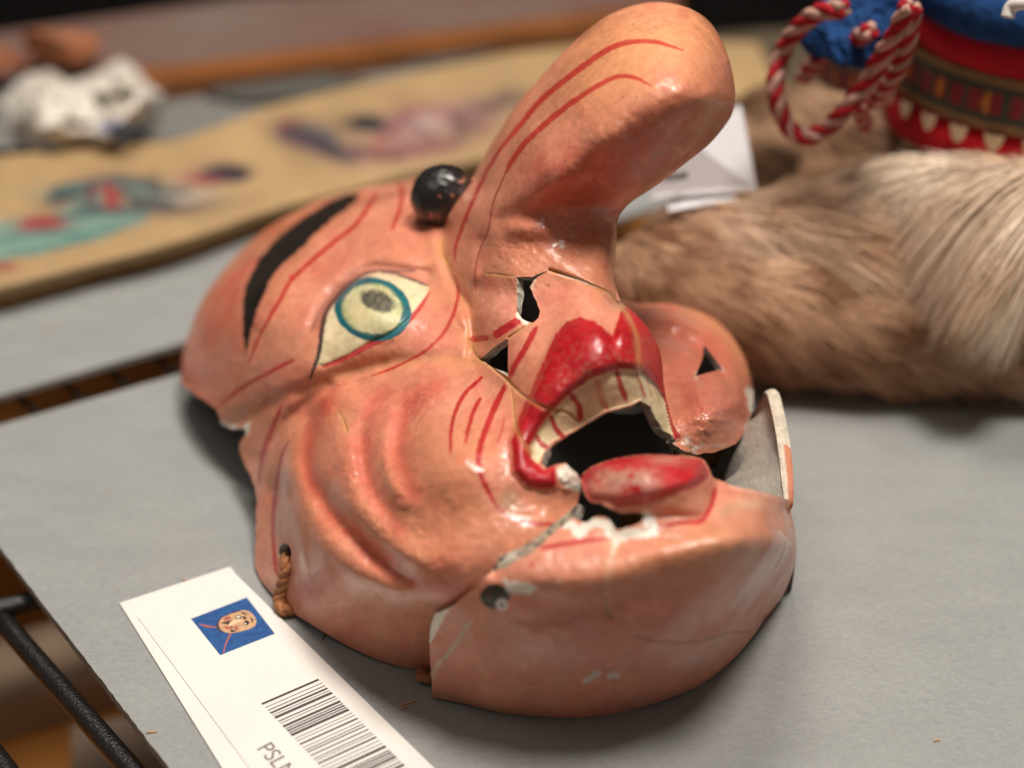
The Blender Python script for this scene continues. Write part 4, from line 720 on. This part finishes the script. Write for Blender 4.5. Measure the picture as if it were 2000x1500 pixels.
# ------------------------------------------------------------------ painted scroll
def scroll():
    near = catmull([(-120, 618), (0, 583), (150, 543), (300, 503), (420, 466), (500, 436), (600, 408), (700, 384), (820, 352), (950, 325), (1100, 285), (1250, 250), (1400, 215), (1530, 190)], 4)
    far = catmull([(-120, 330), (0, 305), (150, 292), (330, 275), (400, 255), (460, 233), (540, 205), (620, 185), (760, 152), (900, 122), (1020, 100), (1150, 88), (1320, 80), (1480, 84)], 4)
    n = 260; K = 60
    def rs(pl):
        s = np.r_[0, np.cumsum(np.hypot(*np.diff(pl, axis=0).T))]; q = np.linspace(0, s[-1], n); return np.stack([np.interp(q, s, pl[:, 0]), np.interp(q, s, pl[:, 1])], 1)
    A = rs(near); B = rs(far); Vv = []; uv = []
    for k in range(K+1):
        f = k/K; q = A*(1-f)+B*f; h = 1.3-.9*(1-min(1, f*9))**2; Vv.append(P(q[:, 0], q[:, 1], h+(fnoise(q[:, 0], q[:, 1], 160, 3)-.5)*.3)); uv.append(q)
    V = np.concatenate(Vv); uv = np.concatenate(uv); u, v = uv.T
    j, q = np.meshgrid(np.arange(K), np.arange(n-1), indexing='ij'); s = (j*n+q).ravel(); Fq = np.stack([s, s+1, s+n+1, s+n], 1)
    k = Canvas(u, v, np.array([.42, .275, .13])*(.8+.35*fnoise(u, v, 130, 12))[:, None]); B_ = k.blob
    TEAL = (.13,.29,.25); DK = (.10,.06,.07); RD = (.34,.05,.05)
    k.poly([(-60,440),(60,425),(180,408),(285,400),(290,430),(200,465),(60,500),(-60,515)], TEAL, .85, 6, None, 6)
    for x, y, rx, ry, c, a, r in [(190,372,95,12,(.10,.26,.24),.9,-3),(220,360,50,18,RD,.55,0),(300,378,70,20,(.20,.32,.28),.8,5),(180,398,60,22,TEAL,.9,0),(330,400,60,16,DK,.5,0),(85,437,50,16,RD,.95,-6),(225,388,16,22,RD,.8,0),(380,345,36,12,(.42,.16,.14),.7,-10),(440,335,40,13,DK,1,0),(400,350,30,8,(.45,.12,.12),.7,-10),(370,385,50,14,(.55,.45,.36),.6,0),(360,410,90,7,DK,.4,-10),
        (600,265,60,22,DK,.8,12),(630,285,60,14,(.25,.22,.22),.8,20),(570,255,20,14,(.3,.1,.12),.7,0),(690,300,30,16,DK,.6,0),(715,242,36,12,(.04,.04,.05),1,0),(800,265,90,40,(.42,.22,.20),.75,-6),(860,230,90,26,(.45,.25,.24),.7,-8),(940,225,50,30,(.34,.16,.16),.6,0),(760,300,90,14,(.42,.2,.17),.6,-6),(820,215,40,10,(.35,.1,.1),.5,0),(1000,190,30,14,DK,.6,0),(5,520,30,8,RD,.8,0),(120,392,30,6,DK,.8,-10),(250,350,30,6,DK,.7,10),(300,365,14,20,DK,.6,0),(180,372,12,18,(.3,.12,.1),.8,0),(150,420,50,6,(.08,.18,.17),.8,-5),(270,395,10,20,DK,.5,0),(455,345,26,9,DK,.9,-10),(590,262,34,16,DK,.9,15),(640,292,30,9,DK,.9,20),(560,245,16,10,RD,.6,0),(705,240,30,9,(.03,.03,.03),1,0),(770,245,12,26,(.3,.13,.13),.7,30),(850,285,60,8,(.28,.10,.11),.7,-6),(900,250,14,24,DK,.5,20),(830,240,30,12,(.6,.45,.4),.7,0),(960,205,34,10,DK,.6,-10),(740,285,14,14,RD,.5,0)]: B_(x, y, rx*(1.2 if sum(c) < .3 else 1.05), ry*(1.3 if sum(c) < .3 else 1.1), tuple(q*.75 for q in c), min(1, a*1.25), r)
    for pts, hw, c in [([(90,392),(130,380),(180,384)],4,(.04,.05,.05)),([(100,372),(160,360),(230,352),(290,362)],5,(.05,.10,.10)),([(180,360),(175,380),(190,410)],4,(.10,.03,.03)),([(205,362),(215,385),(205,410)],6,(.30,.03,.03)),([(240,370),(262,390),(300,398),(340,392)],4,(.05,.06,.06)),([(150,405),(220,412),(290,405),(350,410)],4,(.05,.05,.06)),([(290,350),(320,372),(380,372)],4,(.08,.07,.07)),([(400,338),(440,330),(476,336),(470,345),(420,348)],6,(.03,.02,.03)),([(380,352),(410,356),(440,352)],4,(.20,.04,.05)),
        ([(560,252),(590,262),(640,280),(670,300)],7,(.05,.04,.05)),([(545,262),(580,275),(620,292)],5,(.10,.05,.07)),([(600,246),(640,258),(660,272)],4,(.14,.12,.12)),([(620,290),(660,304),(700,308)],5,(.06,.04,.05)),([(690,238),(715,232),(745,240),(735,248),(700,250)],6,(.02,.02,.02)),([(745,262),(780,240),(800,220)],4,(.22,.07,.08)),([(760,300),(830,292),(900,280)],4,(.22,.08,.08)),([(800,230),(830,262),(860,270)],3,(.16,.06,.07)),([(880,215),(900,245),(950,252)],4,(.14,.06,.07)),([(700,290),(740,306),(790,304)],4,(.10,.04,.05)),
        ([(0,470),(90,455),(180,458),(260,440)],3,(.06,.16,.15)),([(20,500),(100,484),(190,466)],3,(.06,.16,.15)),([(45,440),(85,430),(125,436)],5,(.30,.03,.03))]: k.stroke(pts, hw*1.5, c, .95, 2)
    o = link('picture', npmesh('picture', V, Fq, k.c), painted('scroll_paint', .6, .3, 0.), sc_root)
    # body under the picture
    Lw = []; base = []
    E = np.stack([V[:n], V[:n]]); lo2 = E[1].copy(); lo2[:, 2] = -.1; up2 = V[:n].copy(); up2[:, 2] -= .004
    bk = V[-n:].copy(); bk2 = bk.copy(); bk2[:, 2] = -.1
    VV = np.concatenate([lo2, up2, bk, bk2]); i = np.arange(n-1)
    ff = np.concatenate([np.stack([i, i+1, i+1+n, i+n], 1), np.stack([i+2*n, i+1+2*n, i+1+3*n, i+3*n], 1)])
    link('edge', npmesh('edge', VV, ff), simple('scroll_edge', (.30, .17, .06), .7, .3, 40), sc_root)
sc_root = empty('painted_panel', P(400, 400), 'long yellowish painted panel with blurred figures lying behind the mask', 'painting')
scroll()

# ------------------------------------------------------------------ far things
far_board = slab('board', [xy(-200, 300), xy(-150, 130), xy(280, 150), xy(1200, 20), xy(1330, 5), xy(1330, 150), xy(1100, 230)], -.12, .0, simple('far_grey_card', (.20, .195, .18), .85, .25, 15)); tag(far_board, 'farthest grey board lying behind the painted panel', 'board')
rl = slab('rail', [xy(240, 172, 1), xy(1330, 30, 1), xy(1330, 0, 1), xy(240, 138, 1)], -2, 1.0, simple('orange_wood', (.27, .095, .025), .5, .4, 20, .2, 60)); tag(rl, 'orange brown wooden rail running along the back of the table', 'rail')
cl = slab('cloth', [xy(-200, 120, .5), xy(240, 138, .5), xy(1320, 0, .5), xy(1320, -45, .5), xy(500, -8, .5), xy(-200, 92, .5)], -2, .5, simple('dusty_cloth', (.17, .13, .105), .9, .6, 9, col2=(.15, .055, .045))); tag(cl, 'dusty grey and pink cloth strip beyond the wooden rail', 'cloth')
dk = slab('dark_cloth', [xy(400, 190, .1), xy(480, 160, .1), xy(640, 152, .1), xy(740, 168, .1), xy(600, 198, .1), xy(480, 205, .1)], 0.003, .4, simple('charcoal_cloth', (.09, .085, .075), .9, .3, 20)); tag(dk, 'charcoal scrap of cloth lying on the far grey board', 'cloth')
dk = slab('dark_cloth', [xy(700, 128, .1), xy(960, 70, .1), xy(1080, 62, .1), xy(1060, 88, .1), xy(860, 130, .1)], 0.003, .4, simple('grey_cloth', (.17, .16, .15), .9, .4, 15)); tag(dk, 'grey scrap of cloth by the wooden rail behind the nose', 'cloth')
ol = slab('dark_cloth', [xy(1290, 260), xy(1310, 70), xy(1560, 50), xy(1950, 40), xy(1950, 330)], -.5, -.13, simple('olive_cloth', (.10, .074, .042), .9, .5, 18)); tag(ol, 'dark olive brown cloth behind the second boot, right of the nose tip', 'cloth')
bw = slab('back_wall', [(-400, 230), (400, 230), (400, 234), (-400, 234)], -79.5, 200, simple('dark_wall', (.012, .010, .009), .9)); bw['kind'] = 'structure'
def crumple(name, c, R, sq, seed, m, parent=None, amp=.5, col=None, nu=64, nv=44, npl=26):
    a = np.linspace(0, 2*np.pi, nu, endpoint=False); b = np.linspace(.02, np.pi-.02, nv); A, B = np.meshgrid(a, b); D = np.stack([np.cos(A)*np.sin(B), np.sin(A)*np.sin(B), np.cos(B)], -1).reshape(-1, 3)
    r = np.random.default_rng(seed); pl = r.normal(size=(npl, 3)); pl /= np.linalg.norm(pl, axis=1, keepdims=True); h = 1-amp*r.random(npl)
    dd = D@pl.T; rad = np.min(np.where(dd > .05, h/np.maximum(dd, .05), 9), 1); rad = np.minimum(rad, 1.25)
    rad = rad*(1+.16*(np.abs(fnoise(D[:, 0]*40+D[:, 2]*17+90, D[:, 1]*40+90, 20, seed+2)-.5)*4-.5)); V = np.array(c)+D*np.array(sq)*R*rad[:, None]; V[:, 2] = np.maximum(V[:, 2], .02)
    f = np.array([(j*nu+i, (j+1)*nu+i, (j+1)*nu+(i+1) % nu, j*nu+(i+1) % nu) for j in range(nv-1) for i in range(nu)])
    return link(name, npmesh(name, V, f, col, smooth=False), m, parent)
M_TIS = simple('white_tissue', (.66, .60, .50), .8, .15, 30)
ts = empty('tissue', P(160, 250), 'crumpled off-white tissue bundle with a blue mark at upper left', 'tissue')

M_TSP, nt_, b_s = mat('tissue_paper'); a_s = N(nt_, 'ShaderNodeAttribute', attribute_name='paint'); nt_.links.new(a_s.outputs['Color'], b_s.inputs['Base Color']); b_s.inputs['Roughness'].default_value = .9
def tissue():
    pl = rag([(5,200),(40,150),(95,125),(140,160),(190,140),(236,112),(275,135),(316,178),(300,235),(262,268),(215,300),(120,305),(60,290),(20,245)], 5, 3)
    pk = np.array([(60,170,2.2),(110,150,3.4),(160,190,2.2),(235,135,5.2),(290,180,3.4),(250,225,2.6),(190,250,2.0),(110,240,2.4),(50,240,1.6),(140,285,.8),(20,205,.8),(215,170,3.0),(80,205,3.0)])
    def dfn(u, v):
        d2 = np.stack([np.hypot(u-a, (v-b)*1.2) for a, b, c in pk]); o = np.argsort(d2, 0); a = np.take_along_axis(d2, o, 0); hh = pk[:, 2][o]
        w = 1/(a[:3]+4)**1.5; h = (hh[:3]*w).sum(0)/w.sum(0); e = distpl(u, v, pl, closed=True)
        h = h*sstep(-5, 40, e)+np.abs(vnoise(u+v*.4, v*1.3, 90, 4)-.5)*1.2*sstep(0, 30, e)+.3; return dep(u, v, h)
    def pf(u, v):
        k = Canvas(u, v, np.tile(np.array([.70,.65,.57]), (len(u), 1))); k.put(.5*sstep(.5,.7,fnoise(u, v, 50, 6)), (.48,.41,.32)); k.blob(232,252,36,16,(.03,.11,.36),1.); return k.c
    S = sheet(pl, [], dfn, 4, pf); shell_parts(S, .05, [], M_TSP, M_TSP, ts, 'sheet', 'sheet_back')
tissue()
cr = crumple('wooden_lump', P(132, 90, 2.0), 2.3, (1.25, .8, .55), 12, simple('terracotta', (.38, .13, .05), .7, .4, 30)); tag(cr, 'terracotta brown lump behind the crumpled tissue', 'carving')
cr = crumple('wooden_lump', P(-25, 118, 1.6), 2.0, (1.0, .8, .6), 14, simple('terracotta_dark', (.30, .10, .045), .7, .4, 30)); tag(cr, 'terracotta brown lump cut by the left edge of the picture', 'carving')

# ------------------------------------------------------------------ fur boots
M_FUR, ntf, bf = mat('fur'); af = N(ntf, 'ShaderNodeAttribute', attribute_name='paint'); ntf.links.new(af.outputs['Color'], bf.inputs['Base Color']); bf.inputs['Roughness'].default_value = .6; bf.inputs['Specular IOR Level'].default_value = .25
def loft(cen, rad, n=40, K=24, squash=1.):
    c = catmull(cen, K//max(1, len(cen)-1)+1); rr = np.interp(np.linspace(0, 1, len(c)), np.linspace(0, 1, len(rad)), rad); t = np.gradient(c, axis=0); t /= np.linalg.norm(t, axis=1, keepdims=True)
    V = []; T = []; Nn = []
    for i in range(len(c)):
        a = np.cross(t[i], [0, 0, 1.]) if abs(t[i][2]) < .9 else np.cross(t[i], [0, 1., 0]); a /= np.linalg.norm(a); b = np.cross(a, t[i]); e = min(1, math.sqrt(max(0, 1-(1-min(1, i/4.))**2))+.04, math.sqrt(max(0, 1-(1-min(1, (len(c)-1-i)/4.))**2))+.04)
        for k in range(n): q = 2*math.pi*k/n; d = a*math.cos(q)+b*math.sin(q); V.append(c[i]+d*rr[i]*e); T.append(t[i]); Nn.append(d)
    f = [(i*n+k, i*n+(k+1) % n, (i+1)*n+(k+1) % n, (i+1)*n+k) for i in range(len(c)-1) for k in range(n)]
    return np.array(V), np.array(f), np.array(T), np.array(Nn)
def furry(name, cen, rad, count, length, parent, cA, cB, down=0., lay=1., seed=1, zmin=.1, wid=.034, lift=.30):
    V, f, T, Nn = loft(cen, rad); V[:, 2] = np.maximum(V[:, 2], .05); nz = fnoise(V[:, 0]*10+300, V[:, 1]*10+V[:, 2]*14+300, 22, seed); V = V+Nn*((nz-.5)*.9)[:, None]; V[:, 2] = np.maximum(V[:, 2], .05)
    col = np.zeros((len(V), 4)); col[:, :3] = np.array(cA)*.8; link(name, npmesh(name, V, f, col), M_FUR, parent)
    r = np.random.default_rng(seed); fi = r.integers(0, len(f), count*2); w = r.random((count*2, 2)); q = f[fi]
    p = (V[q[:, 0]]*(1-w[:, :1])+V[q[:, 1]]*w[:, :1])*(1-w[:, 1:])+(V[q[:, 3]]*(1-w[:, :1])+V[q[:, 2]]*w[:, :1])*w[:, 1:]; nn = Nn[q[:, 0]]; tt = T[q[:, 0]]
    ok = ((p-CAM)*nn).sum(1) < 12; p = p[ok][:count]; nn = nn[ok][:count]; tt = tt[ok][:count]; m = len(p)
    cl = fnoise(p[:, 0]*10+500, p[:, 1]*9+p[:, 2]*10+500, 16, seed+3); c2_ = fnoise(p[:, 0]*10+100, p[:, 1]*9+p[:, 2]*10+700, 24, seed+5)
    D = tt*lay+nn*lift+np.array([0, 0, -1.])*(down+.9*(cl-.5))[:, None]+np.cross(tt, nn)*(1.6*(c2_-.5))[:, None]+r.normal(size=(m, 3))*.09; D /= np.linalg.norm(D, axis=1, keepdims=True)
    L = length*(.6+.7*r.random(m)); g = np.array([0, 0, -1.]); Ns = 4; side = np.cross(D, nn); side /= np.linalg.norm(side, axis=1, keepdims=True)+1e-9
    Vs = []
    for k in range(Ns+1):
        s = k/Ns; x = p+D*(L*s)[:, None]+nn*(L*.12*math.sin(s*3.))[:, None]+g*(L*.22*s*s)[:, None]; x[:, 2] = np.maximum(x[:, 2], zmin); wd_ = wid*(1-s*.85); Vs.append(x-side*wd_); Vs.append(x+side*wd_)
    Vs = np.stack(Vs, 1); F_ = np.array([(2*k, 2*k+1, 2*k+3, 2*k+2) for k in range(Ns)]); FF = (np.arange(m)[:, None, None]*(2*(Ns+1))+F_[None]).reshape(-1, 4)
    mixf = np.clip((fnoise(p[:, 0]*10+200, p[:, 1]*8+p[:, 2]*16+900, 14, seed+8)-.32)/.36+r.normal(size=m)*.16, 0, 1)[:, None]; cc_ = np.array(cA)*(1-mixf)+np.array(cB)*mixf; cc_ = np.repeat(cc_[:, None, :], 2*(Ns+1), 1)
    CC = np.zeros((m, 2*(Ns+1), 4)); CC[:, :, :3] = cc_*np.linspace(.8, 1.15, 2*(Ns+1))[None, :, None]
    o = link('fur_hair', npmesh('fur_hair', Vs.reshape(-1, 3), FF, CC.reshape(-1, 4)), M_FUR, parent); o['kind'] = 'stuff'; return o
BR = (.30, .14, .07); LB = (.68, .43, .27); CR = (.80, .60, .43); MB = (.54, .32, .195)
boot = empty('fur_boot', P(1750, 700), 'brown and cream fur boot with red and blue beaded cuff, lying right of the mask', 'boot')
p_ = lambda *a: tuple(P(*a))
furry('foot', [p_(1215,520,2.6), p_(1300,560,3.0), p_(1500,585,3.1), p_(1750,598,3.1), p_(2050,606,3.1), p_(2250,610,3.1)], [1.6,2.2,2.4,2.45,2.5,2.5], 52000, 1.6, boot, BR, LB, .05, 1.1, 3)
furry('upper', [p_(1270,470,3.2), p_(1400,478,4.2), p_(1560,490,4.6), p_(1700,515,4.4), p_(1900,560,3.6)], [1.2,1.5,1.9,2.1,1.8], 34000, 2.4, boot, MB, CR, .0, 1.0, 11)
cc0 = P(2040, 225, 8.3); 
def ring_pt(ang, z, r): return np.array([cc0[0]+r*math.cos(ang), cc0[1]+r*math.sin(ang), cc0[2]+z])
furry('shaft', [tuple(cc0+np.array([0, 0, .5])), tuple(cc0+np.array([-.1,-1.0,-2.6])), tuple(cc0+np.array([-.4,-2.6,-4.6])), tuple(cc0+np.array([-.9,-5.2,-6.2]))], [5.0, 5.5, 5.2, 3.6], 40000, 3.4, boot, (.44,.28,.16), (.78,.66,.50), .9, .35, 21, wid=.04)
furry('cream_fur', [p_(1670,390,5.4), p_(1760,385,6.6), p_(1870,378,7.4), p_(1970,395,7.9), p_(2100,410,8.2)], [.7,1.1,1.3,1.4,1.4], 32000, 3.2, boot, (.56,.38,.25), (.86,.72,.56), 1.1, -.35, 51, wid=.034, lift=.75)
def band(name, rows, m, parent, a0=0, a1=2*math.pi, n=160, wav=0., colfn=None, c0=None, seed=1):
    """rows: (height, radius) pairs swept round the cuff"""
    ce = cc0 if c0 is None else c0; rk = .87 if c0 is None else 1.; V = []; col = []; A = np.linspace(a0, a1, n)
    for k, (z, r) in enumerate(rows):
        w = wav*(fnoise(A*22+100, np.full(n, k*9.), 16, seed)-.5)*2; V.append(np.stack([ce[0]+(r*rk+w)*np.cos(A), ce[1]+(r*rk+w)*np.sin(A), ce[2]+z+w*.4], 1))
        if colfn: col.append(np.array([colfn(a, z) for a in A]))
    j, q = np.meshgrid(np.arange(len(rows)-1), np.arange(n-1), indexing='ij'); s = (j*n+q).ravel()
    return link(name, npmesh(name, np.concatenate(V), np.stack([s, s+1, s+n+1, s+n], 1), np.concatenate(col) if colfn else None), m, parent)
M_RED = simple('red_cloth', (.52, .006, .018), .75, .35, 120, .6, 700, spec=.25); M_BL = simple('blue_wool', (.014, .064, .21), .9, .6, 160, 1., 400, spec=.2)
M_RIB = painted('woven_ribbon', .8, .8, 0.)
def ribcol(a, z):
    c = (.035, .045, .03); t = (a*9) % 1.
    t = (a*3.1) % 1.
    if z < 1.8 or z > 3.1: c = (.17, .10, .045) if int(a*60) % 2 else (.24, .13, .05)
    elif 2.0 < z < 2.9:
        c = (.20, .015, .02) if int(a*24) % 3 else (.05, .05, .03)
        if abs(t-.5) < .085*math.sqrt(max(0, 1-((z-2.45)/.4)**2)): c = (.42, .15, .02)
    return (*c, 0)
band('hem', [(-.2, 6.9), (-.1, 7.2), (.4, 7.25), (1.0, 7.1), (1.5, 6.95), (1.6, 6.7)], M_RED, boot, wav=.28)
band('ribbon', [(z, 7.15-.04*(z-1.4)) for z in np.linspace(1.45, 3.45, 16)], M_RIB, boot, n=360, colfn=ribcol)
band('red_band', [(3.4, 6.9), (3.6, 7.1), (4.0, 7.1), (4.6, 6.9), (5.0, 6.5)], M_RED, boot, wav=.32, seed=4)
th_ = np.linspace(0, 2*math.pi, 9); band('blue_trim', [(5.4+1.15*math.sin(t+3.6), 6.4+1.0*math.cos(t+3.6)) for t in th_], M_BL, boot, wav=.7, seed=6, n=400)
band('lining', [(5.9, 5.6), (2, 5.2)], simple('striped_lining', (.10, .05, .12), .9, .5, 90), boot)
M_BEAD = simple('cream_bead', (.76, .66, .47), .5)
bead = None
for k in range(29):
    a = 2*math.pi*k/29; c = ring_pt(a, 1.15, 6.33); rad = np.array([math.cos(a), math.sin(a), 0]); tg = np.array([-math.sin(a), math.cos(a), 0])
    Vb_ = []; m_ = 7
    for j in range(m_+1):
        f = j/m_; wdt = .37*math.sqrt(max(0., 1-f**1.6)); 
        for i in range(9): g = i/8*2-1; Vb_.append(c+tg*g*wdt+np.array([0, 0, .30-f*.72])+rad*(.02+.16*math.sqrt(max(0, 1-g*g))*(1-f*.7)))
    fb = [(j*9+i, j*9+i+1, (j+1)*9+i+1, (j+1)*9+i) for j in range(m_) for i in range(8)]; link('bead', npmesh('bead', Vb_, fb), M_BEAD, boot)
# white loop of ring pull at the top right
rg = [P(1968, 34, 15.5), P(1975, 14, 15.8), P(1995, 6, 16), P(2030, 8, 16), P(2060, 20, 16)]; link('white_thong', tube_mesh('white_thong', catmull(rg, 6), .22, 10), simple('white_leather', (.7, .66, .62), .6), boot)
M_CR = simple('red_yarn', (.46, .02, .028), .9, .45, 250, 1., 500, spec=.15); M_CW = simple('pale_yarn', (.62, .36, .29), .9, .45, 250, 1., 500, spec=.15)
def twist(pts, r, turns, parent):
    for s, q in enumerate(braid(pts, r, r*.62, turns, 4)): link('yarn_strand', tube_mesh('yarn_strand', q, r*.72, 7), M_CR if s % 2 == 0 else M_CW, parent)
def pc(l, h=11.): return [tuple(P(u, v, hh)) for u, v, hh in l]
tw = empty('twisted_cord', P(1600, 250), 'red and white twisted yarn cord looped at the left of the beaded cuff', 'cord')
twist(pc([(1775,10,15.5),(1752,60,14.5),(1722,110,13.2),(1690,165,12),(1650,215,11),(1615,250,10.2),(1575,268,9.8),(1540,248,10),(1520,205,10.8),(1514,160,11.6),(1530,100,12.6),(1560,55,13.6),(1600,25,14.4),(1650,18,14.8)]), .26, 6, tw)
twist(pc([(1785,15,15),(1770,90,13.5),(1745,150,12.2),(1712,190,11),(1680,215,10.4),(1695,245,9.6)]), .24, 5, tw)
twist(pc([(1700,60,14),(1640,95,12.6),(1600,115,12),(1570,150,11)]), .26, 3, tw)
# second boot behind
boot2 = empty('fur_boot', P(1560, 260), 'second fur boot behind, mostly hidden, with blue wool tuft and red cuff', 'boot')
furry('foot', [p_(1380,300,2.2), p_(1500,270,3.), p_(1650,280,3.6), p_(1850,300,3.6), p_(2100,300,3.6)], [1.4,2.0,2.4,2.6,2.6], 16000, 2.0, boot2, (.16,.08,.04), LB, .1, 1.1, 33)
furry('upper', [p_(1600,360,3.2), p_(1700,350,4.6), p_(1850,360,5.)], [1.4,2.0,2.4], 8000, 2.4, boot2, MB, LB, .2, 1.0, 37)
c2r = P(1740, 70, 10.5)
band('red_band', [(0, 2.9), (1.4, 3.0), (2.6, 2.7)], M_RED, boot2, wav=.2, c0=c2r, seed=9); band('ribbon', [(z-1.6, 2.9) for z in np.linspace(0, 1.5, 9)], M_RIB, boot2, colfn=lambda a, z: ribcol(a, z+3.6), c0=c2r)
for i, (u, v, r) in enumerate([(1610, 75, .9), (1660, 40, 1.3), (1690, 70, 1.2), (1650, 90, .9), (1720, 30, 1.2)]): crumple('wool_tuft', P(u, v, 13), r, (1.2, 1, .9), 40+i, M_BL, boot2, .3)

# paper tag behind the nose
tg_ = empty('paper_tag', P(1390, 380), 'white paper tag propped behind the nose on the brown fur', 'tag')
def quadprism(name, P4, th, m, parent):
    P4 = [np.array(p) for p in P4]; n = np.cross(P4[1]-P4[0], P4[3]-P4[0]); n /= np.linalg.norm(n); V = P4+[p-n*th for p in P4]
    f = [(0,1,2,3),(7,6,5,4),(0,4,5,1),(1,5,6,2),(2,6,7,3),(3,7,4,0)]; return link(name, npmesh(name, V, np.array(f), smooth=False), m, parent)
M_TAG = simple('tag_paper', (.74, .74, .76), .7)
quadprism('card', [P(1270,388,6.5), P(1479,372,6.9), P(1448,205,9.6), P(1290,232,9.4)], .06, M_TAG, tg_)
quadprism('card', [P(1306,412,6.2), P(1440,388,6.6), P(1425,372,6.7), P(1300,385,6.4)], .08, M_TAG, tg_)
quadprism('printed_mark', [P(1296,356,7.4)+FW*-.12, P(1342,350,7.4)+FW*-.12, P(1344,336,7.6)+FW*-.12, P(1296,342,7.6)+FW*-.12], .01, M_INK, tg_)
for o in C.objects:
    if o.type == 'MESH' and not o.name.startswith(('fur', 'foot')): pass
